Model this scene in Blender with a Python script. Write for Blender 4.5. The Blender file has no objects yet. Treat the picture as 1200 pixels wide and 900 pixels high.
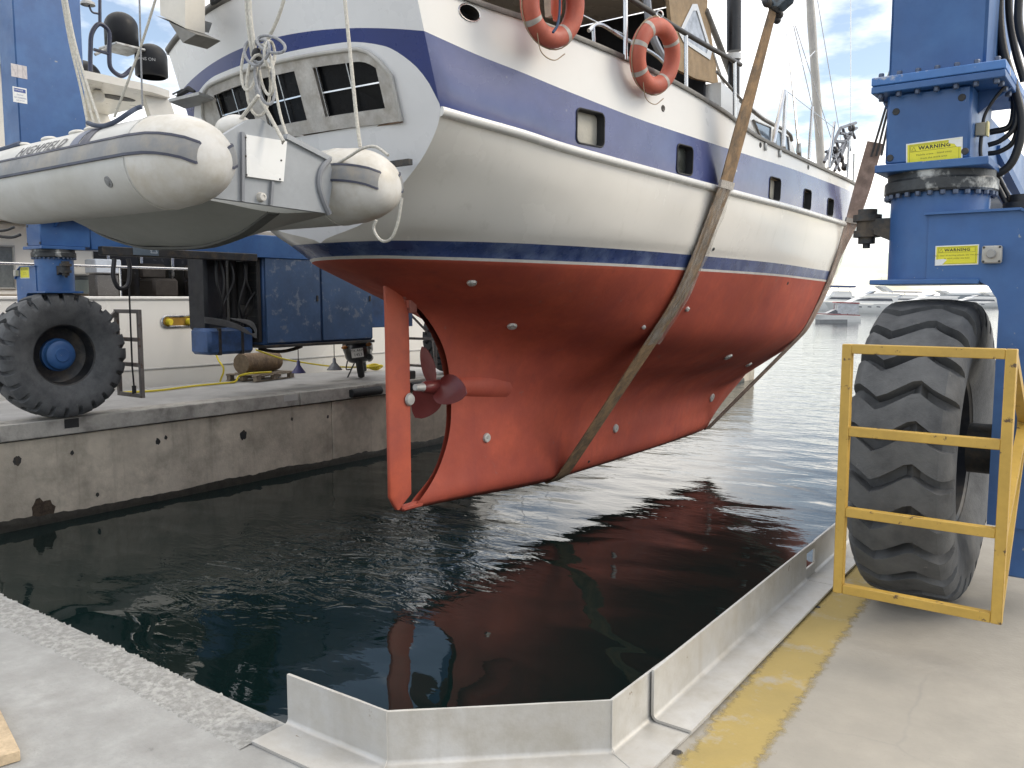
import bpy, bmesh, math, random
from mathutils import Vector, Matrix
from mathutils.bvhtree import BVHTree
random.seed(11)
S = bpy.context.scene
COL = S.collection
R = math.radians

# ------------------------------------------------------------------ camera, sky, sun, exposure
# world axes: X across the slip (to the right), Y along the slip (towards the open water), Z up; the quay top is z = 0
CAM_POS = Vector((0, 0, 1.6)); YAW = R(36.5); PITCH = math.atan(0.1)
cam = bpy.data.cameras.new('camera'); cam.sensor_width = 36; cam.lens = 30.0
cam.clip_start = 0.05; cam.clip_end = 8000
cam_o = bpy.data.objects.new('camera', cam); COL.objects.link(cam_o)
cam_o.location = CAM_POS; cam_o.rotation_euler = (R(90) - PITCH, 0, YAW)
S.camera = cam_o

SUN_EL, SUN_AZ = R(36), R(55)      # azimuth measured from +Y towards +X
world = bpy.data.worlds.new('World'); S.world = world; world.use_nodes = True
nt = world.node_tree; nt.nodes.clear()
def wn(t, **k):
    n = nt.nodes.new(t)
    for a, b in k.items(): setattr(n, a, b)
    return n
sky = wn('ShaderNodeTexSky', sky_type='NISHITA', sun_disc=False, sun_elevation=SUN_EL, sun_rotation=SUN_AZ,
         air_density=1.0, dust_density=0.7, ozone_density=1.2)
tc = wn('ShaderNodeTexCoord')
sep = wn('ShaderNodeSeparateXYZ'); nt.links.new(tc.outputs['Generated'], sep.inputs[0])
zc = wn('ShaderNodeMath', operation='ADD'); nt.links.new(sep.outputs['Z'], zc.inputs[0]); zc.inputs[1].default_value = 0.16
zm = wn('ShaderNodeMath', operation='MAXIMUM'); nt.links.new(zc.outputs[0], zm.inputs[0]); zm.inputs[1].default_value = 0.05
inv = wn('ShaderNodeMath', operation='DIVIDE'); inv.inputs[0].default_value = 1.0; nt.links.new(zm.outputs[0], inv.inputs[1])
vm = wn('ShaderNodeVectorMath', operation='SCALE'); nt.links.new(tc.outputs['Generated'], vm.inputs[0]); nt.links.new(inv.outputs[0], vm.inputs['Scale'])
cn = wn('ShaderNodeTexNoise'); cn.inputs['Scale'].default_value = 0.95; cn.inputs['Detail'].default_value = 9; cn.inputs['Roughness'].default_value = 0.55
mp = wn('ShaderNodeMapping'); mp.inputs['Location'].default_value = (5.2, 0.6, 0.9)
nt.links.new(vm.outputs[0], mp.inputs[0]); nt.links.new(mp.outputs[0], cn.inputs['Vector'])
cr = wn('ShaderNodeValToRGB'); cr.color_ramp.elements[0].position = 0.45; cr.color_ramp.elements[1].position = 0.56
nt.links.new(cn.outputs['Fac'], cr.inputs[0])
# shading inside the clouds themselves
cn2 = wn('ShaderNodeTexNoise'); cn2.inputs['Scale'].default_value = 2.2; cn2.inputs['Detail'].default_value = 6
nt.links.new(mp.outputs[0], cn2.inputs['Vector'])
cl = wn('ShaderNodeValToRGB'); cl.color_ramp.elements[0].position = 0.3; cl.color_ramp.elements[0].color = (9.8, 9.7, 9.7, 1)
cl.color_ramp.elements[1].position = 0.68; cl.color_ramp.elements[1].color = (14.4, 13.7, 12.6, 1)
nt.links.new(cn2.outputs['Fac'], cl.inputs[0])
mx = wn('ShaderNodeMixRGB'); nt.links.new(cr.outputs['Color'], mx.inputs['Fac'])
hsv = wn('ShaderNodeHueSaturation'); hsv.inputs['Saturation'].default_value = 0.8; hsv.inputs['Value'].default_value = 1.15
nt.links.new(sky.outputs[0], hsv.inputs['Color'])
nt.links.new(hsv.outputs[0], mx.inputs[1]); nt.links.new(cl.outputs['Color'], mx.inputs[2])
bg = wn('ShaderNodeBackground'); bg.inputs['Strength'].default_value = 0.145
nt.links.new(mx.outputs[0], bg.inputs['Color'])
wo = wn('ShaderNodeOutputWorld'); nt.links.new(bg.outputs[0], wo.inputs[0])

sl = bpy.data.lights.new('sun', 'SUN'); sl.energy = 1.45; sl.angle = R(24); sl.color = (1.0, 0.88, 0.70)
so = bpy.data.objects.new('sun', sl); COL.objects.link(so); so.location = (20, 10, 20)
sd = Vector((math.sin(SUN_AZ) * math.cos(SUN_EL), math.cos(SUN_AZ) * math.cos(SUN_EL), math.sin(SUN_EL)))
so.rotation_euler = sd.to_track_quat('Z', 'Y').to_euler()

S.view_settings.view_transform = 'Standard'; S.view_settings.look = 'None'
S.view_settings.exposure = 0.32; S.view_settings.gamma = 1.0; S.view_settings.use_curve_mapping = False
S.cycles.caustics_reflective = False; S.cycles.caustics_refractive = False
S.render.resolution_x = 1024; S.render.resolution_y = 768

# ------------------------------------------------------------------ points on the photograph's sight lines, on real planes
_fw0 = Vector((-math.sin(YAW), math.cos(YAW), 0)); _rt = Vector((math.cos(YAW), math.sin(YAW), 0))
_fw = _fw0 * math.cos(PITCH) + Vector((0, 0, -math.sin(PITCH))); _up = _rt.cross(_fw)
def ray(u, v): return _fw + _rt * ((u - 600) / 1000) - _up * ((v - 450) / 1000)
def onX(u, v, x): r = ray(u, v); return CAM_POS + r * ((x - CAM_POS.x) / r.x)
def onY(u, v, y): r = ray(u, v); return CAM_POS + r * ((y - CAM_POS.y) / r.y)
def onZ(u, v, z): r = ray(u, v); return CAM_POS + r * ((z - CAM_POS.z) / r.z)

# ------------------------------------------------------------------ mesh builder
W = {}
class MB:
    def __init__(s): s.v = []; s.f = []
    def add(s, v, f):
        n = len(s.v); s.v += [tuple(p) for p in v]; s.f += [tuple(i + n for i in q) for q in f]; return s
    def box(s, x0, x1, y0, y1, z0, z1, bev=0.0, M=None):
        if bev <= 0:
            v = [(x, y, z) for z in (z0, z1) for y in (y0, y1) for x in (x0, x1)]
            f = [(0, 2, 3, 1), (4, 5, 7, 6), (0, 1, 5, 4), (2, 6, 7, 3), (0, 4, 6, 2), (1, 3, 7, 5)]
        else:
            b = min(bev, .49 * min(x1 - x0, y1 - y0, z1 - z0)); v = []; idx = {}
            for i, x in enumerate((x0, x1)):
                for j, y in enumerate((y0, y1)):
                    for k, z in enumerate((z0, z1)):
                        dx = b if i == 0 else -b; dy = b if j == 0 else -b; dz = b if k == 0 else -b
                        idx[i, j, k, 0] = len(v); v.append((x, y + dy, z + dz))
                        idx[i, j, k, 1] = len(v); v.append((x + dx, y, z + dz))
                        idx[i, j, k, 2] = len(v); v.append((x + dx, y + dy, z))
            f = []
            for a in range(3):
                for e in (0, 1):
                    q = []
                    for (m, n) in ((0, 0), (1, 0), (1, 1), (0, 1)):
                        c = [0, 0, 0]; c[a] = e; c[(a + 1) % 3] = m; c[(a + 2) % 3] = n
                        q.append(idx[c[0], c[1], c[2], a])
                    f.append(tuple(q if e else q[::-1]))
            for a in range(3):
                p, q_ = (a + 1) % 3, (a + 2) % 3
                for m in (0, 1):
                    for n in (0, 1):
                        c0 = [0, 0, 0]; c1 = [0, 0, 0]; c1[a] = 1
                        c0[p] = c1[p] = m; c0[q_] = c1[q_] = n
                        f.append((idx[(*c0, p)], idx[(*c1, p)], idx[(*c1, q_)], idx[(*c0, q_)]))
            for i in (0, 1):
                for j in (0, 1):
                    for k in (0, 1): f.append((idx[i, j, k, 0], idx[i, j, k, 1], idx[i, j, k, 2]))
        if M is not None: v = [tuple(M @ Vector(p)) for p in v]
        return s.add(v, f)
    def tube(s, path, r, n=8, closed=False, cap=True, flat=None):
        P = [Vector(p) for p in path]; m = len(P)
        rs = r if isinstance(r, (list, tuple)) else [r] * m
        T = []
        for i in range(m):
            a = P[(i - 1) % m] if (closed or i > 0) else P[i]; b = P[(i + 1) % m] if (closed or i < m - 1) else P[i]
            t = (b - a); T.append(t.normalized() if t.length > 1e-9 else Vector((0, 0, 1)))
        up = Vector((0, 0, 1)) if abs(T[0].z) < .9 else Vector((1, 0, 0))
        u = T[0].cross(up).normalized(); v = []; f = []
        for i in range(m):
            u = (u - T[i] * u.dot(T[i])); u = u.normalized() if u.length > 1e-6 else T[i].orthogonal().normalized()
            w = T[i].cross(u)
            for k in range(n):
                a = 2 * math.pi * (k + .5) / n; v.append(tuple(P[i] + (u * math.cos(a) + w * math.sin(a)) * rs[i]))
        L = m if closed else m - 1
        for i in range(L):
            for k in range(n):
                a = i * n + k; b = i * n + (k + 1) % n; c = ((i + 1) % m) * n + (k + 1) % n; d = ((i + 1) % m) * n + k
                f.append((a, b, c, d))
        if cap and not closed: f.append(tuple(range(n))[::-1]); f.append(tuple(range((m - 1) * n, m * n)))
        return s.add(v, f)
    def cyl(s, p0, p1, r0, r1=None, n=16, cap=True):
        return s.tube([p0, p1], [r0, r0 if r1 is None else r1], n, cap=cap)
    def lathe(s, prof, M, n=32, cap=False):
        v = []; f = []; m = len(prof)
        for i in range(n):
            a = 2 * math.pi * i / n
            for r, h in prof: v.append(tuple(M @ Vector((r * math.cos(a), r * math.sin(a), h))))
        for i in range(n):
            for j in range(m - 1):
                f.append((i * m + j, ((i + 1) % n) * m + j, ((i + 1) % n) * m + j + 1, i * m + j + 1))
        if cap:
            f.append(tuple(i * m for i in range(n))[::-1]); f.append(tuple(i * m + m - 1 for i in range(n)))
        return s.add(v, f)
    def grid(s, G, cu=False, cv=False, flip=False):
        a = len(G); b = len(G[0]); v = [p for row in G for p in row]; f = []
        for i in range(a if cu else a - 1):
            for j in range(b if cv else b - 1):
                q = (i * b + j, ((i + 1) % a) * b + j, ((i + 1) % a) * b + (j + 1) % b, i * b + (j + 1) % b)
                f.append(q[::-1] if flip else q)
        return s.add(v, f)
    def prism(s, poly, ext):
        n = len(poly); P = [Vector(p) for p in poly]; e = Vector(ext)
        v = P + [p + e for p in P]
        f = [tuple(range(n)), tuple(range(n, 2 * n))[::-1]] + [(i, (i + 1) % n, n + (i + 1) % n, n + i)[::-1] for i in range(n)]
        return s.add(v, f)
    def bar(s, p0, p1, w, h=None, up=(0, 0, 1)):
        h = h or w; p0 = Vector(p0); p1 = Vector(p1); t = (p1 - p0).normalized(); u = Vector(up)
        if abs(t.dot(u)) > .98: u = Vector((0, 1, 0))
        a = t.cross(u).normalized() * (w / 2); b = a.cross(t).normalized() * (h / 2)
        v = [p + x for p in (p0, p1) for x in (-a - b, a - b, a + b, -a + b)]
        return s.add(v, [(3, 2, 1, 0), (4, 5, 6, 7), (0, 1, 5, 4), (1, 2, 6, 5), (2, 3, 7, 6), (3, 0, 4, 7)])
    def sphere(s, c, r, nu=16, nv=10, sc=(1, 1, 1)):
        G = [[(c[0] + r * sc[0] * math.sin(math.pi * j / nv) * math.cos(2 * math.pi * i / nu),
               c[1] + r * sc[1] * math.sin(math.pi * j / nv) * math.sin(2 * math.pi * i / nu),
               c[2] + r * sc[2] * math.cos(math.pi * j / nv)) for j in range(nv + 1)] for i in range(nu)]
        return s.grid(G, cu=True)
    def mesh(s, name, mat, smooth=38, recalc=True, weld=True):
        me = bpy.data.meshes.new(name); me.from_pydata(s.v, [], s.f)
        bm = bmesh.new(); bm.from_mesh(me)
        if weld: bmesh.ops.remove_doubles(bm, verts=bm.verts, dist=1e-5)
        if recalc: bmesh.ops.recalc_face_normals(bm, faces=bm.faces)
        bm.to_mesh(me); bm.free()
        finish(me, mat, smooth); return me
    def build(s, name, mat, parent=None, smooth=38, recalc=True, weld=True, **k):
        return link(name, s.mesh(name, mat, smooth, recalc, weld), parent, **k)
def finish(me, mat, smooth=38):
    me.materials.append(mat)
    if smooth:
        me.polygons.foreach_set('use_smooth', [True] * len(me.polygons))
        if smooth < 180: me.set_sharp_from_angle(angle=R(smooth))
def props(o, label=None, cat=None, group=None, kind=None):
    if label: o['label'] = label
    if cat: o['category'] = cat
    if group: o['group'] = group
    if kind: o['kind'] = kind
    return o
def link(name, me, parent=None, M=None, label=None, cat=None, group=None, kind=None):
    o = bpy.data.objects.new(name, me); COL.objects.link(o)
    M = M.copy() if M is not None else Matrix.Identity(4)
    if parent is not None:
        o.parent = parent; o.matrix_parent_inverse = W[parent].inverted()
    elif M == Matrix.Identity(4) and me is not None and len(me.vertices):
        # a thing of one mesh: its origin goes to the middle of its base
        xs = [v.co.x for v in me.vertices]; ys = [v.co.y for v in me.vertices]; zs = [v.co.z for v in me.vertices]
        c = Vector(((min(xs) + max(xs)) / 2, (min(ys) + max(ys)) / 2, min(zs)))
        me.transform(Matrix.Translation(-c)); M = Matrix.Translation(c)
    o.matrix_basis = M; W[o] = M
    return props(o, label, cat, group, kind)
def thing(name, loc, label, cat, group=None, kind=None):
    o = bpy.data.objects.new(name, None); COL.objects.link(o); o.empty_display_size = .2
    o.matrix_basis = Matrix.Translation(Vector(loc)); W[o] = o.matrix_basis.copy()
    return props(o, label, cat, group, kind)
def frame(o, x, y, z):
    m = Matrix((x, y, z)).transposed().to_4x4(); m.translation = Vector(o); return m

# ------------------------------------------------------------------ materials
MATS = {}
def mat(name, col, rough=.5, metal=0., var=.12, scale=3., bump=0., bscale=40., dirt=None, streak=None, coat=0., spec=.5,
        speck=None, trans=0., chips=None, crack=None):
    """dirt = (colour, coverage 0..1, scale, softness); streak = (colour, amount) runs down the face; speck = (colour, amount, scale)"""
    if name in MATS: return MATS[name]
    m = bpy.data.materials.new(name); m.use_nodes = True; t = m.node_tree; N = t.nodes; L = t.links
    b = N['Principled BSDF']; b.inputs['Roughness'].default_value = rough; b.inputs['Metallic'].default_value = metal
    b.inputs['Coat Weight'].default_value = coat; b.inputs['Coat Roughness'].default_value = .12
    b.inputs['Specular IOR Level'].default_value = spec; b.inputs['Transmission Weight'].default_value = trans
    c = N.new('ShaderNodeTexCoord').outputs['Object']
    def noise(sc, det=6, rg=.55, vec=None):
        n = N.new('ShaderNodeTexNoise'); n.inputs['Scale'].default_value = sc; n.inputs['Detail'].default_value = det
        n.inputs['Roughness'].default_value = rg; L.new(vec or c, n.inputs['Vector']); return n.outputs['Fac']
    def ramp(x, a, bb, ca=(0, 0, 0, 1), cb=(1, 1, 1, 1)):
        r = N.new('ShaderNodeValToRGB'); r.color_ramp.elements[0].position = max(0, a); r.color_ramp.elements[1].position = min(1, bb)
        r.color_ramp.elements[0].color = ca; r.color_ramp.elements[1].color = cb; L.new(x, r.inputs[0]); return r.outputs['Color']
    def mix(fac, a, bcol):
        x = N.new('ShaderNodeMixRGB'); L.new(fac, x.inputs[0])
        for i, q in ((1, a), (2, bcol)):
            if isinstance(q, tuple): x.inputs[i].default_value = (*q[:3], 1)
            else: L.new(q, x.inputs[i])
        return x.outputs[0]
    lo = tuple(max(0, q * (1 - var)) for q in col); hi = tuple(min(1, q * (1 + var)) for q in col)
    out = ramp(noise(scale), .3, .7, (*lo, 1), (*hi, 1))
    out = mix(ramp(noise(scale * 9, 3), .35, .75), out, mix_mul(N, L, out, 1 - var * .7))
    if dirt:
        dc, cov, ds, soft = dirt
        out = mix(ramp(noise(ds, 8, .65), .66 - cov * .32 - soft, .66 - cov * .32 + soft), out, dc)
    if streak:
        sc_, amt = streak
        mpn = N.new('ShaderNodeMapping'); mpn.inputs['Scale'].default_value = (7, 7, .5); L.new(c, mpn.inputs[0])
        r_ = ramp(noise(1.0, 7, .6, mpn.outputs[0]), .62 - amt * .25, .80 - amt * .15)
        mm = N.new('ShaderNodeMath'); mm.operation = 'MULTIPLY'; L.new(r_, mm.inputs[0]); mm.inputs[1].default_value = min(1, amt + .25)
        out = mix(mm.outputs[0], out, sc_)
    if speck:
        pc_, amt, ps = speck
        vo = N.new('ShaderNodeTexVoronoi'); vo.inputs['Scale'].default_value = ps; L.new(c, vo.inputs['Vector'])
        out = mix(ramp(vo.outputs['Distance'], amt, amt + .06, (1, 1, 1, 1), (0, 0, 0, 1)), out, pc_)
    if chips:
        cc, cov, cs = chips
        out = mix(ramp(noise(cs, 9, .7), .70 - cov, .715 - cov), out, cc)
    if crack:
        kc, ks, kw = crack
        dn = N.new('ShaderNodeTexNoise'); dn.inputs['Scale'].default_value = 3; dn.inputs['Detail'].default_value = 5; L.new(c, dn.inputs['Vector'])
        mv = N.new('ShaderNodeMixRGB'); mv.inputs[0].default_value = .12; L.new(c, mv.inputs[1]); L.new(dn.outputs['Color'], mv.inputs[2])
        vo = N.new('ShaderNodeTexVoronoi'); vo.feature = 'DISTANCE_TO_EDGE'; vo.inputs['Scale'].default_value = ks; L.new(mv.outputs[0], vo.inputs['Vector'])
        gate = N.new('ShaderNodeMath'); gate.operation = 'MULTIPLY'; L.new(ramp(vo.outputs['Distance'], 0, kw, (1, 1, 1, 1), (0, 0, 0, 1)), gate.inputs[0]); L.new(ramp(noise(.7, 3), .5, .62), gate.inputs[1])
        out = mix(gate.outputs[0], out, kc)
    L.new(out, b.inputs['Base Color'])
    rn = N.new('ShaderNodeMapRange'); L.new(noise(scale * 2.3, 5), rn.inputs['Value'])
    rn.inputs['From Min'].default_value = .3; rn.inputs['From Max'].default_value = .7
    rn.inputs['To Min'].default_value = max(.02, rough - .1); rn.inputs['To Max'].default_value = min(1, rough + .1)
    L.new(rn.outputs[0], b.inputs['Roughness'])
    if bump:
        bn = N.new('ShaderNodeBump'); bn.inputs['Strength'].default_value = min(1, bump); bn.inputs['Distance'].default_value = .01
        L.new(noise(bscale, 8, .65), bn.inputs['Height']); L.new(bn.outputs[0], b.inputs['Normal'])
    MATS[name] = m; m['bsdf'] = 1
    return m
def mix_mul(N, L, x, k):
    n = N.new('ShaderNodeMixRGB'); n.blend_type = 'MULTIPLY'; n.inputs[0].default_value = 1; L.new(x, n.inputs[1]); n.inputs[2].default_value = (k, k, k, 1)
    return n.outputs[0]
def sc3(c, k): return tuple(q * k for q in c)

def text_mesh(txt, size, mat_, spacing=1.0, shear=0.0, bold=0.0):
    cu = bpy.data.curves.new('lettering', 'FONT'); cu.body = txt; cu.size = size; cu.align_x = 'CENTER'; cu.align_y = 'CENTER'
    cu.offset = bold * size; cu.space_character = spacing; cu.shear = shear; cu.resolution_u = 2
    o = bpy.data.objects.new('lettering', cu); COL.objects.link(o)
    bpy.context.view_layer.update()
    me = bpy.data.meshes.new_from_object(o.evaluated_get(bpy.context.evaluated_depsgraph_get()))
    bpy.data.objects.remove(o); bpy.data.curves.remove(cu)
    me.materials.clear(); me.materials.append(mat_); return me
def place_text(name, txt, size, mat_, M, parent, spacing=1.0, sx=1.0, bold=0.0):
    me = text_mesh(txt, size, mat_, spacing, 0.0, bold); me.transform(Matrix.Diagonal((sx, 1, 1, 1)))
    return link(name, me, parent, M)

# shared paints
BLUE = mat('lift_blue_paint', (.032, .104, .285), .42, var=.14, scale=1.6, dirt=((.05, .145, .35), .14, 2.5, .16), streak=((.03, .09, .24), .18), chips=((.24, .27, .30), .035, 13), bump=.05, bscale=60)
BLUE_WORN_SHADED = mat('worn_shaded_blue_paint', (.045, .095, .20), .6, var=.18, scale=2.2, dirt=((.13, .17, .24), .20, 6.5, .03), bump=.15, bscale=30)  # worn paint, its base darkened to carry the shade on the engine panels
BLACK = mat('black_rubber', (.022, .023, .025), .7, var=.25, bump=.2)
DARK = mat('dark_greasy_steel', (.035, .037, .04), .55, metal=.2, var=.35, dirt=((.09, .07, .05), .25, 9, .1), bump=.3)
STEEL = mat('stainless_steel', (.62, .62, .62), .25, metal=1., var=.06)
GALV = mat('galvanised_steel', (.46, .47, .47), .48, metal=.75, var=.16, scale=6, dirt=((.30, .29, .27), .3, 7, .12))
WHITE = mat('white_gelcoat', (.80, .80, .78), .28, var=.03, scale=1.0, coat=.3)
ROPE = mat('white_rope', (.62, .60, .54), .85, var=.2, scale=60, bump=.6, bscale=220)
GREYROPE = mat('grey_rope', (.32, .33, .35), .85, var=.25, scale=60, bump=.6, bscale=220)
YELLOW = mat('yellow_frame_paint', (.50, .32, .065), .45, var=.12, scale=5, dirt=((.10, .06, .03), .08, 22, .02), bump=.1)
TYRE = mat('tyre_rubber', (.062, .066, .073), .74, var=.2, scale=5, dirt=((.12, .125, .13), .42, 5, .2), chips=((.16, .16, .155), .03, 11), bump=.3, bscale=70)

# ================================================================== THE SETTING
from mathutils import noise as mn
WATER_Z = -1.4
def water_mat():
    m = bpy.data.materials.new('harbour_water'); m.use_nodes = True; N = m.node_tree.nodes; L = m.node_tree.links
    b = N['Principled BSDF']; b.inputs['Base Color'].default_value = (.004, .012, .012, 1); b.inputs['Roughness'].default_value = .015
    b.inputs['IOR'].default_value = 1.333
    c = N.new('ShaderNodeTexCoord').outputs['Object']
    def nz(scale, rot, stretch, det, dist=0.):
        mp_ = N.new('ShaderNodeMapping'); mp_.inputs['Scale'].default_value = (1, stretch, 1); mp_.inputs['Rotation'].default_value = (0, 0, rot)
        n = N.new('ShaderNodeTexNoise'); n.inputs['Scale'].default_value = scale; n.inputs['Detail'].default_value = det
        n.inputs['Distortion'].default_value = dist
        L.new(c, mp_.inputs[0]); L.new(mp_.outputs[0], n.inputs['Vector']); return n.outputs['Fac']
    def mul(a, k):
        x = N.new('ShaderNodeMath'); x.operation = 'MULTIPLY'; L.new(a, x.inputs[0])
        if isinstance(k, float): x.inputs[1].default_value = k
        else: L.new(k, x.inputs[1])
        return x.outputs[0]
    def add(a, b_):
        x = N.new('ShaderNodeMath'); x.operation = 'ADD'; L.new(a, x.inputs[0]); L.new(b_, x.inputs[1]); return x.outputs[0]
    big = nz(.75, R(-36), 1.9, .6, .35); mid = nz(3.0, R(-30), 2.0, 2.5, .6); swirl = nz(1.9, R(-40), 2.0, 3, 1.6); fine = nz(13, R(-42), 1.8, 3)
    patch = N.new('ShaderNodeMapRange'); L.new(nz(.33, 0, 1, 2, .5), patch.inputs['Value'])
    patch.inputs['From Min'].default_value = .42; patch.inputs['From Max'].default_value = .66
    patch.inputs['To Min'].default_value = .10; patch.inputs['To Max'].default_value = .9
    # water still churned where the hull dripped, under the stern
    dv = N.new('ShaderNodeVectorMath'); dv.operation = 'DISTANCE'; L.new(c, dv.inputs[0]); sp_ = onZ(420, 648, WATER_Z); dv.inputs[1].default_value = (sp_.x, sp_.y, 0)
    ch = N.new('ShaderNodeMapRange'); L.new(dv.outputs['Value'], ch.inputs['Value']); ch.inputs['From Min'].default_value = .5; ch.inputs['From Max'].default_value = 2.6; ch.inputs['To Min'].default_value = 7.0; ch.inputs['To Max'].default_value = .0
    sx = N.new('ShaderNodeSeparateXYZ'); L.new(c, sx.inputs[0]); op = N.new('ShaderNodeMapRange'); L.new(sx.outputs['Y'], op.inputs['Value'])
    op.inputs['From Min'].default_value = 8; op.inputs['From Max'].default_value = 24; op.inputs['To Min'].default_value = 0; op.inputs['To Max'].default_value = 2.5
    h = add(add(mul(big, .030), mul(swirl, mul(ch.outputs[0], .006))), mul(add(mul(mid, .0040), mul(fine, .0006)), add(patch.outputs[0], op.outputs[0])))
    bp = N.new('ShaderNodeBump'); bp.inputs['Strength'].default_value = 1; bp.inputs['Distance'].default_value = 1.0
    L.new(h, bp.inputs['Height']); L.new(bp.outputs[0], b.inputs['Normal'])
    return m
w = MB(); w.add([(-3000, -3000, WATER_Z), (3000, -3000, WATER_Z), (3000, 3000, WATER_Z), (-3000, 3000, WATER_Z)], [(0, 1, 2, 3)])
link('water', w.mesh('water', water_mat(), 0), kind='structure', label='dark green harbour water with small ripples')

CONC_A = mat('quay_concrete', (.34, .345, .34), .9, var=.16, scale=2.2, dirt=((.25, .25, .245), .45, 5, .14), speck=((.22, .22, .21), .05, 55), chips=((.20, .20, .195), .035, 5), bump=.5, bscale=45)
CONC_B = mat('pier_concrete', (.37, .345, .30), .82, var=.16, scale=.9, dirt=((.265, .25, .22), .5, 1.3, .16), chips=((.17, .165, .155), .03, 3.4), crack=((.24, .23, .21), .55, .003), speck=((.22, .21, .2), .03, 40), bump=.25, bscale=50)
CONC_W = mat('wall_concrete', (.58, .52, .43), .9, var=.18, scale=1.1, dirt=((.30, .27, .22), .22, 2.0, .14), streak=((.24, .21, .17), .24), bump=.5, bscale=30)
COPING = mat('coping_concrete', (.47, .45, .415), .88, var=.16, scale=2.0, dirt=((.24, .23, .21), .35, 4, .12), bump=.4, bscale=40)

EDGE = [(-11.55, 1.94), (-2.52, 1.97), (-2.03, 1.985), (-1.455, 2.51), (-1.53, 5.55), (-1.72, 13.0), (-2.0, 31.0)]
q = MB(); q.prism([(-11.55, 1.94, -4), (-11.55, -14, -4), (-1.74, -14, -4), (-1.74, 2.25, -4), (-2.03, 1.985, -4), (-2.52, 1.97, -4)], (0, 0, 4))
quay = q.build('quay', CONC_A, kind='structure', label='grey concrete quay across the head of the slip', smooth=30)
q = MB(); q.prism([(-1.74, 2.25, -4), (-1.74, -14, -4), (7, -14, -4), (7, 31, -4), (-2.0, 31, -4), (-1.72, 13, -4), (-1.53, 5.55, -4), (-1.455, 2.51, -4)], (0, 0, 4.0))
pier = q.build('pier', CONC_B, kind='structure', label='smooth concrete pier under the right hand wheel', smooth=30)

# crumbling edge of the quay: a strip of broken concrete
def crumb():
    G = []; n = 520
    for i in range(n + 1):
        x = -6.4 + (6.4 - 2.5) * i / n; row = []
        e = 1.945 + .03 * (x + 11.55) / 9. + .03 * (mn.noise((x * 2.1, .3, 7)) ) + .022 * mn.noise((x * 9, 1, 2)) + .014 * mn.noise((x * 31, 4, 2)) + .008 * mn.noise((x * 90, 4, 2))
        for j in range(15):
            t = j / 12
            if j <= 12:
                y = e - .21 * (1 - t) + .006 * mn.noise((x * 60, t * 20, 3))
                z = .003 + (.006 * abs(mn.noise((x * 30, y * 30, 1))) + .008 * abs(mn.noise((x * 75, y * 75, 5)))) * min(1, t * 2) - .02 * max(0, t - .85) / .15 * random.random()
                if j == 0: z = -.004
            else:
                y = e + .012 * mn.noise((x * 30, j, 2)); z = -.035 * (j - 12) + .012 * mn.noise((x * 50, j, 9))
            row.append((x, y, z))
        G.append(row)
    return G
mb = MB(); mb.grid(crumb())
mb.build('broken_edge', mat('broken_concrete', (.39, .39, .38), .92, var=.2, scale=9, dirt=((.26, .26, .25), .5, 34, .08), chips=((.18, .175, .16), .06, 22), bump=1, bscale=90), quay, smooth=25, label='pale broken concrete edge above the water')

# worn yellow stripe on the pier, a sheet of paint with the concrete showing through
def paint_mat():
    m = bpy.data.materials.new('worn_yellow_paint'); m.use_nodes = True; N = m.node_tree.nodes; L = m.node_tree.links; b = N['Principled BSDF']
    c = N.new('ShaderNodeTexCoord').outputs['Object']
    def nz(s, d=8, r=.6):
        n = N.new('ShaderNodeTexNoise'); n.inputs['Scale'].default_value = s; n.inputs['Detail'].default_value = d; n.inputs['Roughness'].default_value = r; L.new(c, n.inputs['Vector']); return n.outputs['Fac']
    def rp(x, a, e, ca, cb):
        r = N.new('ShaderNodeValToRGB'); r.color_ramp.elements[0].position = a; r.color_ramp.elements[1].position = e
        r.color_ramp.elements[0].color = (*ca, 1); r.color_ramp.elements[1].color = (*cb, 1); L.new(x, r.inputs[0]); return r.outputs[0]
    y = rp(nz(2.5), .3, .7, (.31, .24, .09), (.40, .30, .10)); k = rp(nz(1.4), .3, .7, (.33, .305, .255), (.42, .39, .34))
    mxn = N.new('ShaderNodeMixRGB'); L.new(rp(nz(4.5, 12, .72), .54, .68, (0, 0, 0), (1, 1, 1)), mxn.inputs[0]); L.new(y, mxn.inputs[1]); L.new(k, mxn.inputs[2])
    L.new(mxn.outputs[0], b.inputs['Base Color']); b.inputs['Roughness'].default_value = .8
    # the paint has worn away towards both edges of the stripe
    sx = N.new('ShaderNodeSeparateXYZ'); L.new(c, sx.inputs[0])
    def mth(op, p, q):
        n = N.new('ShaderNodeMath'); n.operation = op
        for i, v in ((0, p), (1, q)):
            if isinstance(v, (int, float)): n.inputs[i].default_value = v
            else: L.new(v, n.inputs[i])
        return n.outputs[0]
    dist = mth('ABSOLUTE', mth('ADD', mth('ADD', sx.outputs['X'], mth('MULTIPLY', sx.outputs['Y'], .062)), 1.09 - .062 * 2.6), 0)
    d2 = mth('ADD', dist, mth('MULTIPLY', mth('SUBTRACT', nz(16, 10, .75), .5), .15))
    al = N.new('ShaderNodeMapRange'); L.new(d2, al.inputs['Value']); al.inputs['From Min'].default_value = .095; al.inputs['From Max'].default_value = .135; al.inputs['To Min'].default_value = .92; al.inputs['To Max'].default_value = 0
    L.new(al.outputs[0], b.inputs['Alpha'])
    bn = N.new('ShaderNodeBump'); bn.inputs['Strength'].default_value = .25; bn.inputs['Distance'].default_value = .01; L.new(nz(50), bn.inputs['Height']); L.new(bn.outputs[0], b.inputs['Normal'])
    return m
G = []
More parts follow.
